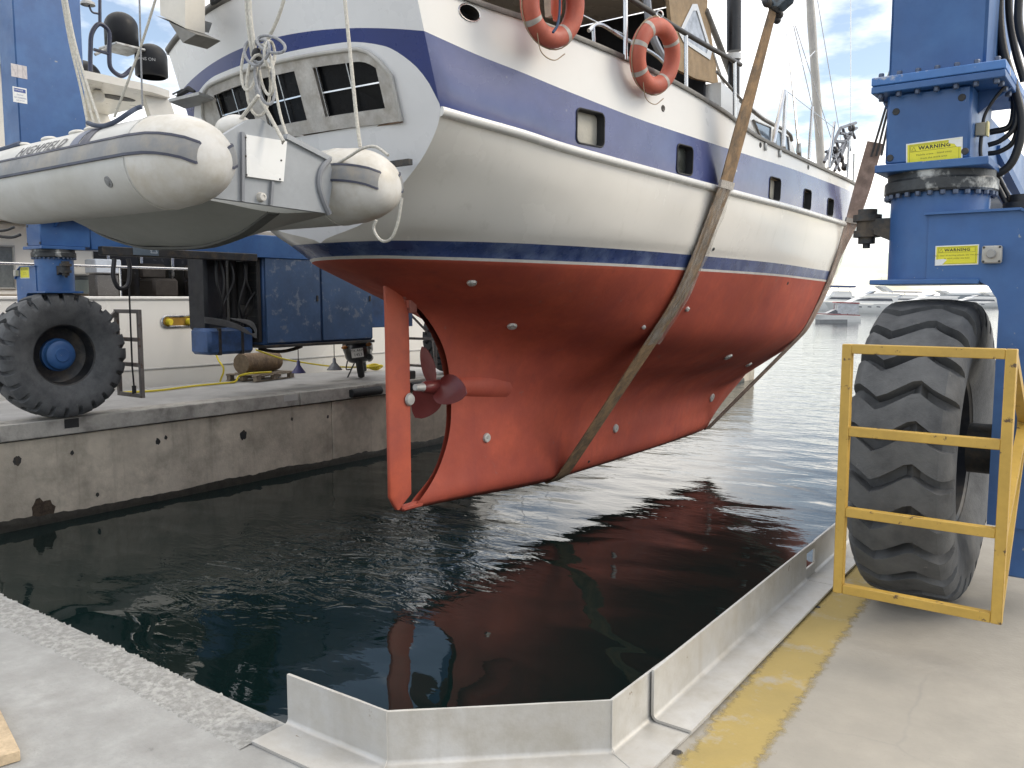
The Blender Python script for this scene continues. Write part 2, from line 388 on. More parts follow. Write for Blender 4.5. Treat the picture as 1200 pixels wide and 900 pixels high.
for i in range(91):
    y = 1.2 + 4.4 * i / 90; l = -1.205 - .064 * (y - 2.6) + .012 * mn.noise((y * 4, 0, 1)); r_ = -.975 - .060 * (y - 2.6) + .012 * mn.noise((y * 3, 5, 1)) + .006 * mn.noise((y * 17, 5, 1))
    l -= .05; r_ += .07; G.append([(l, y, .003), (l + (r_ - l) * .5, y, .003), (r_, y, .003)])
mb = MB(); mb.grid(G); mb.build('yellow_stripe', paint_mat(), pier, smooth=0, label='worn yellow stripe painted along the pier edge')
# two small pits with rusty bolts in the pier beside the stripe
for (u, v) in ((793, 882), (958, 712)):
    P = onZ(u, v, 0); mb = MB(); mb.lathe([(.0, .004), (.012, .006), (.016, .003), (.022, .001)], Matrix.Translation(P), 10)
    mb.build('bolt', DARK, pier)

# ---- left pier: coping blocks over wall panels, each piece its own
LX = -11.6
lp = thing('pier_wall', (-13, 10, -1.4), 'stained concrete pier wall on the far side of the slip', 'pier')
pd = MB(); pd.box(-14.5, LX - .42, -14, 31, -3.9, -.012)
pd.build('deck', mat('pier_deck_concrete', (.41, .405, .40), .9, var=.14, scale=1.2, dirt=((.32, .315, .31), .4, 2.2, .14), bump=.3, bscale=40), lp)
ys = [-14, -9, -4.2, .4, 4.74, 9.55, 11.05, 13.8, 16.6, 19.4, 22.2, 25, 27.8, 31]
for a, b in zip(ys, ys[1:]):
    m_ = MB(); m_.box(LX - .42, LX, a + .006, b - .006, -.225, 0 + random.uniform(-.004, .002), .012); m_.build('coping_block', COPING, lp)
ys = [-14, -7, -1, 4.66, 10.3, 16, 21, 26, 31]
for a, b in zip(ys, ys[1:]):
    m_ = MB(); m_.box(LX - .40, LX - .045, a + .007, b - .007, -4, -.245, .01); m_.build('wall_panel', CONC_W, lp)
m_ = MB(); m_.box(LX - .41, LX - .07, -14, 31, -.3, -.2); m_.build('joint', DARK, lp)
# weed and slime along the waterline
SL = mat('wet_weed', (.035, .033, .026), .5, var=.5, scale=8, bump=.6)
G = []
for i in range(440):
    y = 2 + 28 * i / 439; t = .10 + .10 * abs(mn.noise((y * .7, 0, 2))) + .05 * abs(mn.noise((y * 5, 0, 2)))
    G.append([(LX - .040, y, WATER_Z - .1), (LX - .030, y, WATER_Z + t * .5), (LX - .0447, y, WATER_Z + t)])
mb = MB(); mb.grid(G); mb.build('weed_band', SL, lp, smooth=60)
# pockets, filled pocket, drain holes
mb = MB(); mb.box(LX - .002, LX + .004, 5.555, 5.75, -.14, -.015); mb.build('pocket', BLACK, lp)
mb = MB(); mb.box(LX - .002, LX + .004, 9.2, 9.5, -.13, -.02, .001); mb.build('filled_pocket', mat('pale_mortar', (.5, .5, .48), .9, var=.1, bump=.3), lp)
RUST = mat('rust_stain', (.07, .05, .035), .95, var=.5, scale=20, bump=.6, bscale=60)
for (y, z, r) in ((8.41, -.6, .075), (4.95, -.49, .06), (5.23, -1.25, .19), (5.66, -.49, .03), (5.98, -1.13, .03), (6.92, -.5, .045), (7.05, -.46, .03), (9.4, -.45, .03), (10.2, -.5, .03), (12.0, -.7, .05), (12.15, -.62, .04), (12.3, -.85, .04)):
    mb = MB(); pr = [(r * .15, 0.0), (r * .75, .004), (r, .0)]; MM = Matrix.Translation((LX - .043, y, z)) @ Matrix.Rotation(R(90), 4, 'Y')
    vs = []; n = 22
    for i in range(n):
        a = 2 * math.pi * i / n; k = r * (1 + .35 * mn.noise((math.cos(a) * 2 + y, math.sin(a) * 2, z)))
        vs.append((LX - .0435, y + k * math.cos(a) * .8, z + k * math.sin(a) * 1.05))
    mb.add([(LX - .040, y, z)] + vs, [(0, i + 1, (i + 1) % n + 1) for i in range(n)]); mb.build('drain_hole', RUST if r > .1 else DARK, lp)

# rubber fenders bolted to the coping
for (y0, y1) in ((10.68, 11.42), (12.25, 13.0)):
    mb = MB(); mb.lathe([(.0, 0), (.075, 0), (.08, .02), (.08, y1 - y0 - .02), (.075, y1 - y0), (0, y1 - y0)], frame((LX + .05, y0, -.12), Vector((1, 0, 0)), Vector((0, 0, -1)), Vector((0, 1, 0))), 20)
    mb.build('rubber_fender', BLACK, label='black rubber fender on the pier edge left of the rudder' if y0 < 11 else 'black rubber fender on the pier edge behind the propeller', cat='fender', group='fenders on the pier edge')

# ---- steel kerbs around the slip
KERB = mat('kerb_steel', (.55, .545, .53), .5, metal=.35, var=.1, scale=3, dirt=((.42, .40, .36), .3, 6, .16), streak=((.36, .33, .28), .3), chips=((.24, .19, .14), .025, 9), bump=.15, bscale=50)
def kerb_section(a, b, oa, ob, z0, h, t, name, par, fl=True, rough=True):
    """upright plate along a-b with a flange out to oa-ob, joined by a rounded heel"""
    prof = []
    A = Vector((*a, 0)); B = Vector((*b, 0)); OA = Vector((*oa, 0)); OB = Vector((*ob, 0))
    def ring(P, O):
        d = (O - P); l = d.length; d = d / l; r = .03; pts = [(0, h)]
        for k in range(7):
            an = math.pi / 2 * k / 6; pts.append((r - r * math.cos(an), r - r * math.sin(an)))
        pts.append((l, 0)); up = []
        for k, (x, z) in enumerate(pts): up.append((x, z))
        inner = [(t, h)]
        for k in range(7):
            an = math.pi / 2 * k / 6; inner.append((r - (r - t) * math.cos(an), r - (r - t) * math.sin(an)))
        inner.append((l, t))
        loop = pts + inner[::-1]
        return [P + d * x + Vector((0, 0, z0 + z)) for x, z in loop]
    r0 = ring(A, OA); r1 = ring(B, OB); n = len(r0); m_ = MB()
    steps = 24; G = []
    for i in range(steps + 1):
        tt = i / steps
        G.append([tuple(p0.lerp(p1, tt) + Vector((0, 0, .0015 * mn.noise((tt * 5, k * .2, 3)) if rough else 0))) for k, (p0, p1) in enumerate(zip(r0, r1))])
    m_.grid(G, cv=True)
    for e, G_ in ((0, G[0]), (1, G[-1])):
        k = n // 2; base = [tuple(p) for p in G_]; fs = [(i, i + 1, n - 2 - i, n - 1 - i) for i in range(k - 1)]
        m_.add(base, fs)
    return m_.build(name, KERB, par, smooth=40)
kt = thing('steel_kerb', (-1.95, 2.15, 0), 'welded steel kerb bent around the near corner of the slip', 'kerb')
p0, p1, p2, p3 = (-2.505, 1.978), (-2.0, 1.99), (-1.43, 2.512), (-1.43, 2.98)
o0, o1, o2, o3 = (-2.50, 1.80), (-1.925, 1.815), (-1.255, 2.425), (-1.255, 2.98)
kerb_section(p0, p1, o0, o1, .001, .2, .011, 'angle_plate', kt)
kerb_section(p1, p2, o1, o2, .001, .2, .011, 'angle_plate', kt)
kerb_section(p2, p3, o2, o3, .001, .2, .011, 'angle_plate', kt)
for (a, o_) in ((p1, o1), (p2, o2)):
    d_ = (Vector((*o_, 0)) - Vector((*a, 0))).normalized() * .013
    mb = MB(); mb.tube([(a[0] + d_.x, a[1] + d_.y, .205), (a[0] + d_.x, a[1] + d_.y, .03), (a[0] + d_.x * 3, a[1] + d_.y * 3, .013), (o_[0], o_[1], .0125)], .0025, 6); mb.build('weld_seam', KERB, kt)
k2 = thing('steel_kerb', (-1.45, 8, 0), 'long straight steel kerb along the right pier edge', 'kerb')
def kp(y): return -1.412 - (y - 2.8) * .0245
segs = [2.79, 4.74, 4.90, 12.0, 31]
for a, b in zip(segs, segs[1:]):
    slot = abs(a - 4.74) < .01
    if slot:   # plate with a rectangular notch
        x = kp(a); m_ = MB()
        m_.box(x - .0, x + .011, a, b, .015, .085); m_.box(x, x + .011, a, b, .175, .212); m_.box(x + .011, x + .165, a, b, .0145, .0255)
        m_.build('notched_plate', KERB, k2)
    else: kerb_section((kp(a), a), (kp(b), b), (kp(a) + .165, a), (kp(b) + .165, b), .0135, .2, .011, 'angle_plate', k2)

# timber offcut lying on the quay, bottom left corner
mb = MB(); A = onZ(24, 886, .02); MM = frame(A, Vector((-.90, .22, 0)).normalized(), Vector((-.22, -.90, 0)).normalized(), Vector((0, 0, 1)))
mb.box(-.0, .5, 0, .07, -.018, .022, .003, MM)
mb.build('timber_offcut', mat('pale_timber', (.46, .36, .24), .8, var=.25, scale=12, bump=.4, bscale=60), label='sawn timber offcut lying on the near quay', cat='timber')

# ================================================================== THE YACHT IN THE SLINGS
PC = -6.65
BT = 1.745
def st(b, z): return 5.2 + .33 * (3.9 - z) + .18 * (b / 1.75) ** 2
def pchip(xs, ys):
    n = len(xs); h = [xs[i + 1] - xs[i] for i in range(n - 1)]; dl = [(ys[i + 1] - ys[i]) / h[i] for i in range(n - 1)]
    m = [0] * n; m[0] = dl[0]; m[-1] = dl[-1]
    for i in range(1, n - 1):
        if dl[i - 1] * dl[i] <= 0: m[i] = 0
        else:
            w1 = 2 * h[i] + h[i - 1]; w2 = h[i] + 2 * h[i - 1]; m[i] = (w1 + w2) / (w1 / dl[i - 1] + w2 / dl[i])
    def f(x):
        if x <= xs[0]: return ys[0]
        if x >= xs[-1]: return ys[-1]
        i = max(k for k in range(n - 1) if xs[k] <= x); t = (x - xs[i]) / h[i]
        return ((1 + 2 * t) * (1 - t) ** 2) * ys[i] + t * (1 - t) ** 2 * h[i] * m[i] + t * t * (3 - 2 * t) * ys[i + 1] + t * t * (t - 1) * h[i] * m[i + 1]
    return f
def bf(s):
    return pchip_b(s)
pchip_b = pchip([5.3, 5.65, 6, 6.5, 7, 8.5, 10, 12.5, 15.3, 17, 18.5, 20, 21.3, 22.4], [1.66, 1.745, 1.83, 1.95, 2.05, 2.26, 2.38, 2.48, 2.42, 2.03, 1.58, 1.05, .53, 0])
zr = pchip([5.6, 6.4, 7.5, 9.1, 10.4, 12, 13.3, 15, 17, 19, 22.4], [3.2, 3.13, 3.025, 2.97, 2.935, 2.912, 2.903, 2.885, 2.95, 3.05, 3.25])
zb = pchip([5.42, 6.4, 7.5, 9.1, 11.5, 13.4, 15, 17, 19, 22.7], [3.79, 3.66, 3.535, 3.45, 3.43, 3.44, 3.44, 3.55, 3.75, 4.15])
zs = pchip([5.3, 6, 6.6, 8, 9.1, 10.4, 11.3, 12.1, 13.1, 15.1, 17, 19, 23], [4.17, 4.145, 4.12, 4.05, 3.945, 3.81, 3.66, 3.63, 3.62, 3.6, 3.72, 3.95, 4.4])
def row3(aft, f_b, f_z, ss, fore): return [aft] + [(s, f_b(s), f_z(s)) for s in ss] + [fore]
ROWS = [
 [(7.0, 0, -.80), (8, 0, -.86), (10, 0, -.97), (13, 0, -.95), (15.0, 0, -.90), (15.3, 0, -.86)],
 [(7.08, .045, -.745), (8, .10, -.78), (10, .16, -.86), (13, .18, -.84), (14.8, .13, -.78), (15.5, 0, -.72)],
 [(7.45, .03, -.45), (8.2, .11, -.45), (10, .22, -.48), (13, .25, -.46), (15.0, .19, -.45), (16.0, 0, -.46)],
 [(7.68, .035, .0), (8.4, .13, .0), (10, .29, -.02), (13, .34, -.06), (15.3, .32, -.08), (16.9, 0, -.1)],
 [(7.70, .04, .5), (8.5, .19, .45), (10, .46, .36), (13, .62, .26), (15.3, .70, .22), (16.6, .36, .19), (17.6, 0, .17)],
 [(7.58, .05, 1.0), (8.2, .25, .96), (9, .58, .87), (10, .95, .78), (12, 1.28, .67), (13.5, 1.40, .63), (15.3, 1.36, .66), (17, .80, .57), (18.2, .32, .55), (19, 0, .58)],
 [(7.22, .04, 1.44), (7.6, .38, 1.40), (8.2, .82, 1.32), (9, 1.22, 1.22), (10, 1.53, 1.13), (12, 1.80, 1.03), (13.5, 1.87, 1.0), (15.3, 1.75, 1.0), (17, 1.18, .95), (18.5, .68, .95), (20, .08, .98), (20.3, 0, 1.0)],
 [(6.65, .0, 1.74), (6.85, .42, 1.72), (7.2, .82, 1.68), (8, 1.32, 1.61), (9, 1.64, 1.57), (10, 1.84, 1.54), (12, 2.05, 1.5), (13.5, 2.10, 1.48), (15.3, 2.0, 1.48), (17, 1.47, 1.46), (18.5, .98, 1.46), (20, .42, 1.46), (21, 0, 1.46)],
 [(6.02, 0, 2.0), (6.10, .4, 2.0), (6.3, .75, 1.99), (6.8, 1.17, 1.98), (7.4, 1.5, 1.97), (8.7, 1.88, 1.96), (10, 2.05, 1.95), (12.5, 2.25, 1.93), (15.3, 2.17, 1.89), (17, 1.62, 1.88), (18.5, 1.12, 1.86), (20, .57, 1.86), (21.5, 0, 1.86)],
]
ROWS.append([(s - .04 * (1 if i == 0 else .5 if i < 3 else 0), b + (.012 if 0 < i < 12 else 0), z + .03) for i, (s, b, z) in enumerate(ROWS[-1])])
ROWS.append([(st(0, 2.15), 0, 2.15), (5.86, .42, 2.155), (6.05, .77, 2.16), (6.45, 1.14, 2.16), (7.15, 1.57, 2.155), (8.5, 1.95, 2.145), (10, 2.12, 2.135), (12.5, 2.305, 2.11), (15.3, 2.225, 2.07), (17, 1.70, 2.07), (18.5, 1.20, 2.06), (20, .64, 2.06), (21.68, 0, 2.06)])
ROWS.append([(st(.7, 2.33), .7, 2.33), (6.0, 1.03, 2.31), (6.5, 1.36, 2.29), (7.2, 1.70, 2.27), (8.5, 2.03, 2.26), (10, 2.18, 2.25), (12.5, 2.35, 2.24), (15.3, 2.27, 2.22), (17, 1.76, 2.22), (18.5, 1.26, 2.22), (20, .7, 2.22), (21.8, 0, 2.25)])
ROWS.append([(st(1.25, 2.66), 1.25, 2.66), (6.2, 1.52, 2.62), (7, 1.82, 2.55), (8.5, 2.13, 2.5), (10, 2.26, 2.48), (12.5, 2.40, 2.45), (15.3, 2.33, 2.43), (17, 1.85, 2.46), (18.5, 1.37, 2.48), (20, .80, 2.5), (22.0, 0, 2.6)])
ROWS.append([(st(1.56, 2.92), 1.56, 2.92), (6.2, 1.74, 2.87), (7, 1.96, 2.79), (8.5, 2.21, 2.74), (10, 2.33, 2.71), (12.5, 2.45, 2.68), (15.3, 2.385, 2.66), (17, 1.95, 2.71), (18.5, 1.48, 2.75), (20, .93, 2.78), (22.2, 0, 2.9)])
SS = [6, 6.5, 7, 8.5, 10, 11, 12.5, 14, 15.3, 17, 18.5, 20, 21.3]
ROWS.append(row3((st(BT, 3.2), BT, 3.2), bf, zr, SS, (22.4, 0, 3.25)))
ROWS.append(row3((st(BT, 3.79), BT, 3.79), lambda s: bf(s) + .012 + max(0, s - 15) * .022, zb, SS, (22.75, 0, 4.15)))
ROWS.append(row3((st(BT, 4.17), BT, 4.17), lambda s: bf(s) + .012 + max(0, s - 15) * .035, zs, SS, (23.0, 0, 4.4)))
I_RED, I_LINE, I_BOOT, I_RUB, I_BAND, I_SHEER = 8, 9, 10, 14, 15, 16
NS = 130; SUBR = 5
def warp(u): return .55 * u + .45 * (1 - math.cos(math.pi * u)) / 2
CTRL = []
for rw in ROWS:
    f1 = pchip([a[0] for a in rw], [a[1] for a in rw]); f2 = pchip([a[0] for a in rw], [a[2] for a in rw]); a, b = rw[0][0], rw[-1][0]
    CTRL.append([(a + (b - a) * warp(i / NS), f1(a + (b - a) * warp(i / NS)), f2(a + (b - a) * warp(i / NS))) for i in range(NS + 1)])
def cat(p0, p1, p2, p3, t):
    # centripetal Catmull-Rom
    t0 = 0; d = lambda a, b: max(1e-4, math.dist(a, b)) ** .5
    t1 = t0 + d(p0, p1); t2 = t1 + d(p1, p2); t3 = t2 + d(p2, p3); x = t1 + (t2 - t1) * t
    L_ = lambda a, b, ta, tb: tuple(((tb - x) * p + (x - ta) * q_) / (tb - ta) for p, q_ in zip(a, b))
    A1 = L_(p0, p1, t0, t1); A2 = L_(p1, p2, t1, t2); A3 = L_(p2, p3, t2, t3); B1 = L_(A1, A2, t0, t2); B2 = L_(A2, A3, t1, t3)
    return L_(B1, B2, t1, t2)
HULL = []      # HULL[j][i], j up the section, i forward
JR = {}
nr = len(ROWS)
for k in range(nr):
    JR[k] = len(HULL); HULL.append(CTRL[k])
    if k == nr - 1: break
    sub = 1 if k in (I_RED,) else (2 if k == I_LINE else SUBR)
    for q_ in range(1, sub):
        t = q_ / sub; rw = []
        for i in range(NS + 1):
            p1, p2 = CTRL[k][i], CTRL[k + 1][i]
            p0 = CTRL[k - 1][i] if k > 0 else tuple(2 * a - b for a, b in zip(p1, p2)); p3 = CTRL[k + 2][i] if k < nr - 2 else tuple(2 * b - a for a, b in zip(p1, p2))
            x = cat(p0, p1, p2, p3, t); rw.append((x[0], max(0, x[1]), x[2]))
        if k >= I_RUB: rw[0] = (0, BT, rw[0][2])
        if k >= I_BOOT: rw[0] = (st(rw[0][1], rw[0][2]), rw[0][1], rw[0][2])
        HULL.append(rw)
def hp(j, i, side): s, b, z = HULL[j][i]; return Vector((PC + side * b, s, z))
full = MB()
for sd_ in (1, -1):
    full.grid([[tuple(hp(j, i, sd_)) for j in range(len(HULL))] for i in range(NS + 1)], flip=(sd_ < 0))
fb = bmesh.new(); _m = bpy.data.meshes.new('tmp'); _m.from_pydata(full.v, [], full.f); fb.from_mesh(_m)
bmesh.ops.remove_doubles(fb, verts=fb.verts, dist=1e-5); fb.normal_update(); fb.faces.ensure_lookup_table(); fb.verts.ensure_lookup_table()
HB = BVHTree.FromBMesh(fb)
def hull_normal(co):
    loc, n, idx, d = HB.find_nearest(co); f = fb.faces[idx]; ws = 0; nn = Vector()
    for v in f.verts:
        w_ = 1 / (1e-4 + (v.co - loc).length_squared); nn += v.normal * w_; ws += w_
    return (nn / ws).normalized()
def hull_hit(u, v):
    loc, n, idx, d = HB.ray_cast(CAM_POS, ray(u, v).normalized()); return loc, hull_normal(loc)
def hull_at(s, z):
    loc, n, idx, d = HB.ray_cast(Vector((PC + 6, s, z)), Vector((-1, 0, 0))); return loc, (hull_normal(loc) if loc else None)

yacht = thing('sailing_yacht', (PC, 13, -.97), 'white and blue sailing yacht with red underbody hanging in the hoist', 'yacht')
ANTI = mat('antifouling_red', (.50, .10, .056), .66, var=.16, scale=1.2, dirt=((.36, .07, .048), .42, 1.3, .14), streak=((.27, .06, .05), .24), chips=((.36, .12, .09), .05, 6), bump=.22, bscale=18)
TOPS = mat('cream_topside', (.86, .83, .77), .22, var=.03, scale=.5, coat=.5, streak=((.62, .59, .52), .12))
BAND = mat('faded_blue_band', (.038, .055, .19), .24, var=.2, scale=.9, dirt=((.085, .105, .25), .42, 1.1, .16), coat=.35, speck=((.5, .5, .5), .015, 3.5))
BULW = mat('bulwark_white', (.80, .79, .76), .35, var=.03, scale=.6, coat=.1)
BOOT = mat('boot_blue', (.05, .08, .22), .3, var=.25, scale=3, dirt=((.14, .19, .34), .35, 2.5, .1), coat=.3)
TRAN = mat('transom_white', (.82, .83, .85), .3, var=.04, scale=.8, coat=.3)
TBAND = mat('transom_blue', (.014, .035, .19), .3, var=.1, scale=.8, coat=.4)
LINEW = mat('white_line', (.72, .70, .66), .5, var=.1)

def set_normals(me, fn):
    vn = [fn(v.co) for v in me.vertices]
    me.normals_split_custom_set_from_vertices([tuple(n) for n in vn])
def cut_hole(bm, poly, nrm):
    """cut a convex outline (world points, seen along nrm) out of an open sheet"""
    c = sum(poly, Vector()) / len(poly); rad = max((p - c).length for p in poly)
    inside = [f for f in bm.faces if (f.calc_center_median() - c).length < rad * 2.2 + .15 and f.normal.dot(nrm) > .2]
    n = len(poly)
    for i in range(n):
        a, b = poly[i], poly[(i + 1) % n]; pn = (b - a).cross(nrm).normalized()
        if pn.dot(c - a) > 0: pn = -pn          # points outwards
        geo = set(inside)
        for f in inside: geo.update(f.edges); geo.update(f.verts)
        r_ = bmesh.ops.bisect_plane(bm, geom=list(geo), dist=1e-6, plane_co=a, plane_no=pn)
        fs = {g for g in r_['geom'] if isinstance(g, bmesh.types.BMFace)} | {f for f in inside if f.is_valid}
        inside = [f for f in fs if f.is_valid and (f.calc_center_median() - a).dot(pn) < 0]
    bmesh.ops.delete(bm, geom=inside, context='FACES')
def hull_part(name, j0, j1, m_, holes=(), label=None, sub=None):
    mb = MB()
    for sd_ in (1, -1):
        mb.grid([[tuple(hp(j, i, sd_)) for j in range(j0, j1 + 1)] for i in range(NS + 1)], flip=(sd_ < 0))
    me = bpy.data.meshes.new(name); me.from_pydata(mb.v, [], mb.f); bm = bmesh.new(); bm.from_mesh(me)
    bmesh.ops.remove_doubles(bm, verts=bm.verts, dist=1e-5); bmesh.ops.dissolve_degenerate(bm, edges=bm.edges, dist=1e-6); bm.normal_update()
    for poly, nrm in holes: cut_hole(bm, poly, nrm)
    bm.to_mesh(me); bm.free(); finish(me, m_, 180); set_normals(me, hull_normal)
    return link(name, me, yacht, label=label)
# ---- portlights in the band: positions along the hull
PORTS = [(692, 150, .42, .33), (802.5, 187.5, .35, .32), (908, 221.5, .38, .30), (946, 234, .34, .29), (973, 243, .32, .27)]
def rrect(c, ex, ez, w_, h_, r_, n=5):
    pts = []
    for (sx, sz, a0) in ((1, 1, 0), (-1, 1, 90), (-1, -1, 180), (1, -1, 270)):
        for k in range(n):
            a = R(a0 + 90 * k / (n - 1)); pts.append(c + ex * (sx * (w_ / 2 - r_) + r_ * math.cos(a)) + ez * (sz * (h_ / 2 - r_) + r_ * math.sin(a)))
    return pts
holes = []; ports = []
for (u, v, w_, h_) in PORTS:
    P, n_ = hull_hit(u, v); ez = (Vector((0, 0, 1)) - n_ * n_.z).normalized(); ex = ez.cross(n_).normalized()
    poly = rrect(P, ex, ez, w_, h_, .055); holes.append((poly, n_)); ports.append((P, n_, ex, ez, w_, h_))
hull_part('underbody', 0, JR[I_RED], ANTI, label='red antifouled underbody with long keel')
hull_part('waterline', JR[I_RED], JR[I_LINE], LINEW)
hull_part('boot_stripe', JR[I_LINE], JR[I_BOOT], BOOT)
hull_part('topside', JR[I_BOOT], JR[I_RUB], TOPS)
band = hull_part('sheer_band', JR[I_RUB], JR[I_BAND], BAND, holes)
P_h, n_h = hull_hit(550, 15); ez_h = (Vector((0, 0, 1)) - n_h * n_h.z).normalized(); ex_h = ez_h.cross(n_h).normalized()
hawse = [P_h + ex_h * (.12 * math.cos(2 * math.pi * k / 16)) + ez_h * (.068 * math.sin(2 * math.pi * k / 16)) for k in range(16)]
bulw = hull_part('bulwark', JR[I_BAND], JR[I_SHEER], BULW, [(hawse, n_h)])
GLASS = mat('dark_glass', (.008, .009, .011), .25, var=.2, spec=.15)
DULL = mat('hatch_liner', (.50, .48, .43), .6, var=.12)
def port_recess(P, n_, ex, ez, w_, h_, r_, depth, par, rimmat, linermat, glassmat, shift=.0):
    ring = lambda k, d: rrect(P + n_ * d, ex, ez, w_ * k, h_ * k, r_ * k)
    m1 = MB(); m1.grid([[tuple(p) for p in ring(1.0, .002)], [tuple(p) for p in ring(.97, -.02)], [tuple(p) for p in ring(.95, -depth)]], cv=True, flip=True)
    o_ = m1.build('port_liner', linermat, par, recalc=False)
    m2 = MB(); m2.tube(ring(1.0, .003), .009, 6, closed=True); m2.build('port_rim', rimmat, par)
    m3 = MB(); m3.add([tuple(p) for p in ring(.955, -depth + .001)], [tuple(range(len(ring(1, 0))))]); m3.build('port_glass', glassmat, par, smooth=0)
CURT = mat('curtained_pane', (.44, .42, .36), .35, var=.15, scale=5, spec=.3); MURK = mat('murky_pane', (.05, .055, .05), .2, var=.6, scale=6, spec=.3)
for k, a in enumerate(ports): port_recess(*a, .055, .085, band, BLACK, BLACK, (CURT, MURK, CURT, MURK, GLASS)[k])
# hawse hole in the bulwark
m1 = MB(); m1.grid([[tuple(p + n_h * .002) for p in hawse], [tuple(P_h + (p - P_h) * .9 - n_h * .12) for p in hawse]], cv=True, flip=True); m1.build('hawse_liner', DARK, bulw, recalc=False)
m2 = MB(); m2.tube([p + n_h * .002 for p in hawse], .008, 6, closed=True); m2.build('hawse_rim', STEEL, bulw)
m3 = MB(); m3.add([tuple(P_h + (p - P_h) * .9 - n_h * .12) for p in hawse], [tuple(range(16))]); m3.build('hawse_plug', BLACK, bulw, smooth=0)

# ---- transom: white below, blue arched band, white above, with the stern window cut into it
LOW = pchip([-1.76, -1.67, -1.55, -1.33, -.9, 0, .9, 1.33, 1.55, 1.67, 1.76], [3.2, 3.44, 3.59, 3.73, 3.81, 3.83, 3.81, 3.73, 3.59, 3.44, 3.2])
def high(b): return 3.79 + .175 * (1 - (b / BT) ** 2)
def ztop(b): return 4.17 + .2 * (1 - (b / BT) ** 2)
aft = [(HULL[j][0][1], HULL[j][0][2]) for j in range(JR[I_BOOT], JR[I_RUB] + 1)]
def zbot(b):
    b = abs(b)
    for (b0, z0), (b1, z1) in zip(aft, aft[1:]):
        if b0 <= b <= b1: return z0 + (z1 - z0) * (b - b0) / max(1e-6, b1 - b0)
    return aft[-1][1]
NB = 72; bs = sorted(set([-BT + 2 * BT * i / NB for i in range(NB + 1)] + [a[0] for a in aft] + [-a[0] for a in aft]))
def tpt(b, z): return Vector((PC + b, st(b, z), z))
def tnorm(co):
    b = co.x - PC; return Vector((.18 * 2 * b / 1.75 ** 2, -1, -.33)).normalized()
def win_top(b):  # arched head of the window surround
    x = abs(b) / 1.37; return 3.77 - .045 * x * x if x < .72 else 3.747 - .42 * ((x - .72) / .28) ** 2.6 * .62
wout = [tpt(-1.36, 3.15)] ; 
outline_b = [-1.36 + 2.72 * i / 30 for i in range(31)]
def win_poly(k=1.0, zb_=3.15):
    pts = [tpt(1.36 * k, zb_), tpt(-1.36 * k, zb_)]
    for i in range(31):
        b = (-1.36 + 2.72 * i / 30) * k; pts.append(tpt(b, win_top(b / k) - (1 - k) * .9))
    return pts
def transom_part(name, lo, hi, m_, hole=None, nz_=14):
    G = []
    for b in bs:
        a, c = lo(b), hi(b); c = max(a, c); G.append([tuple(tpt(b, a + (c - a) * k / nz_)) for k in range(nz_ + 1)])
    mb = MB(); mb.grid(G); me = bpy.data.meshes.new(name); me.from_pydata(mb.v, [], mb.f); bm = bmesh.new(); bm.from_mesh(me)
    bmesh.ops.remove_doubles(bm, verts=bm.verts, dist=1e-5); bmesh.ops.dissolve_degenerate(bm, edges=bm.edges, dist=1e-6); bm.normal_update()
    if hole: cut_hole(bm, hole, Vector((0, -1, -.3)).normalized())
    bm.to_mesh(me); bm.free(); finish(me, m_, 180); set_normals(me, tnorm); return link(name, me, yacht)
tr = transom_part('transom', lambda b: zbot(b), lambda b: max(LOW(b), zbot(b)), TRAN, win_poly(.985, 3.155))
transom_part('transom_band', lambda b: max(LOW(b), zbot(b)), lambda b: max(high(b), LOW(b)), TBAND)
transom_part('transom_top', lambda b: max(high(b), LOW(b)), ztop, TRAN)
# surround of the stern window: weathered wood-like grey frame, proud of the transom
SURR = mat('weathered_surround', (.54, .525, .50), .65, var=.2, scale=5, dirt=((.34, .31, .27), .3, 7, .14), bump=.2, bscale=40)
PANES = [(-1.03, -.44), (-.27, .29), (.53, 1.22)]
def pane_top(b): return min(3.67, win_top(b) - .10)
nrm_t = Vector((0, -1, -.33)).normalized()
out = win_poly(1.0, 3.14)
def mullions():
    m_ = MB(); f_ = nrm_t * .022; bk = -nrm_t * .05
    edges = [-1.36] + [x for p in PANES for x in p] + [1.36]
    def strip(b0, b1, lo, hi, n=10):
        G = [];
        for i in range(n + 1):
            b = b0 + (b1 - b0) * i / n; a, c = tpt(b, lo(b)), tpt(b, hi(b)); G.append([tuple(a + bk), tuple(a + f_), tuple(c + f_), tuple(c + bk)])
        m_.grid(G, cv=True)
    for k in range(0, len(edges) - 1, 2): strip(edges[k], edges[k + 1], lambda b: 3.14, lambda b: max(3.16, win_top(b)), 12)
    for (b0, b1) in PANES:
        strip(b0, b1, lambda b: 3.14, lambda b: 3.255, 6); strip(b0, b1, lambda b: pane_top(b), lambda b: win_top(b), 14)
    return m_
sur = mullions().build('window_surround', SURR, tr, smooth=30)
m_ = MB(); lip = [p + nrm_t * .03 for p in out[2:]]; m_.tube([out[1] + nrm_t * .03] + lip + [out[0] + nrm_t * .03], .018, 8); m_.build('surround_bead', mat('pale_bead', (.52, .51, .48), .6, var=.15), tr)
m_ = MB(); m_.bar(tpt(-1.37, 3.135) + nrm_t * .03, tpt(1.37, 3.135) + nrm_t * .03, .02, .012); m_.build('sill_line', mat('brown_sill', (.17, .10, .06), .7, var=.3), tr)
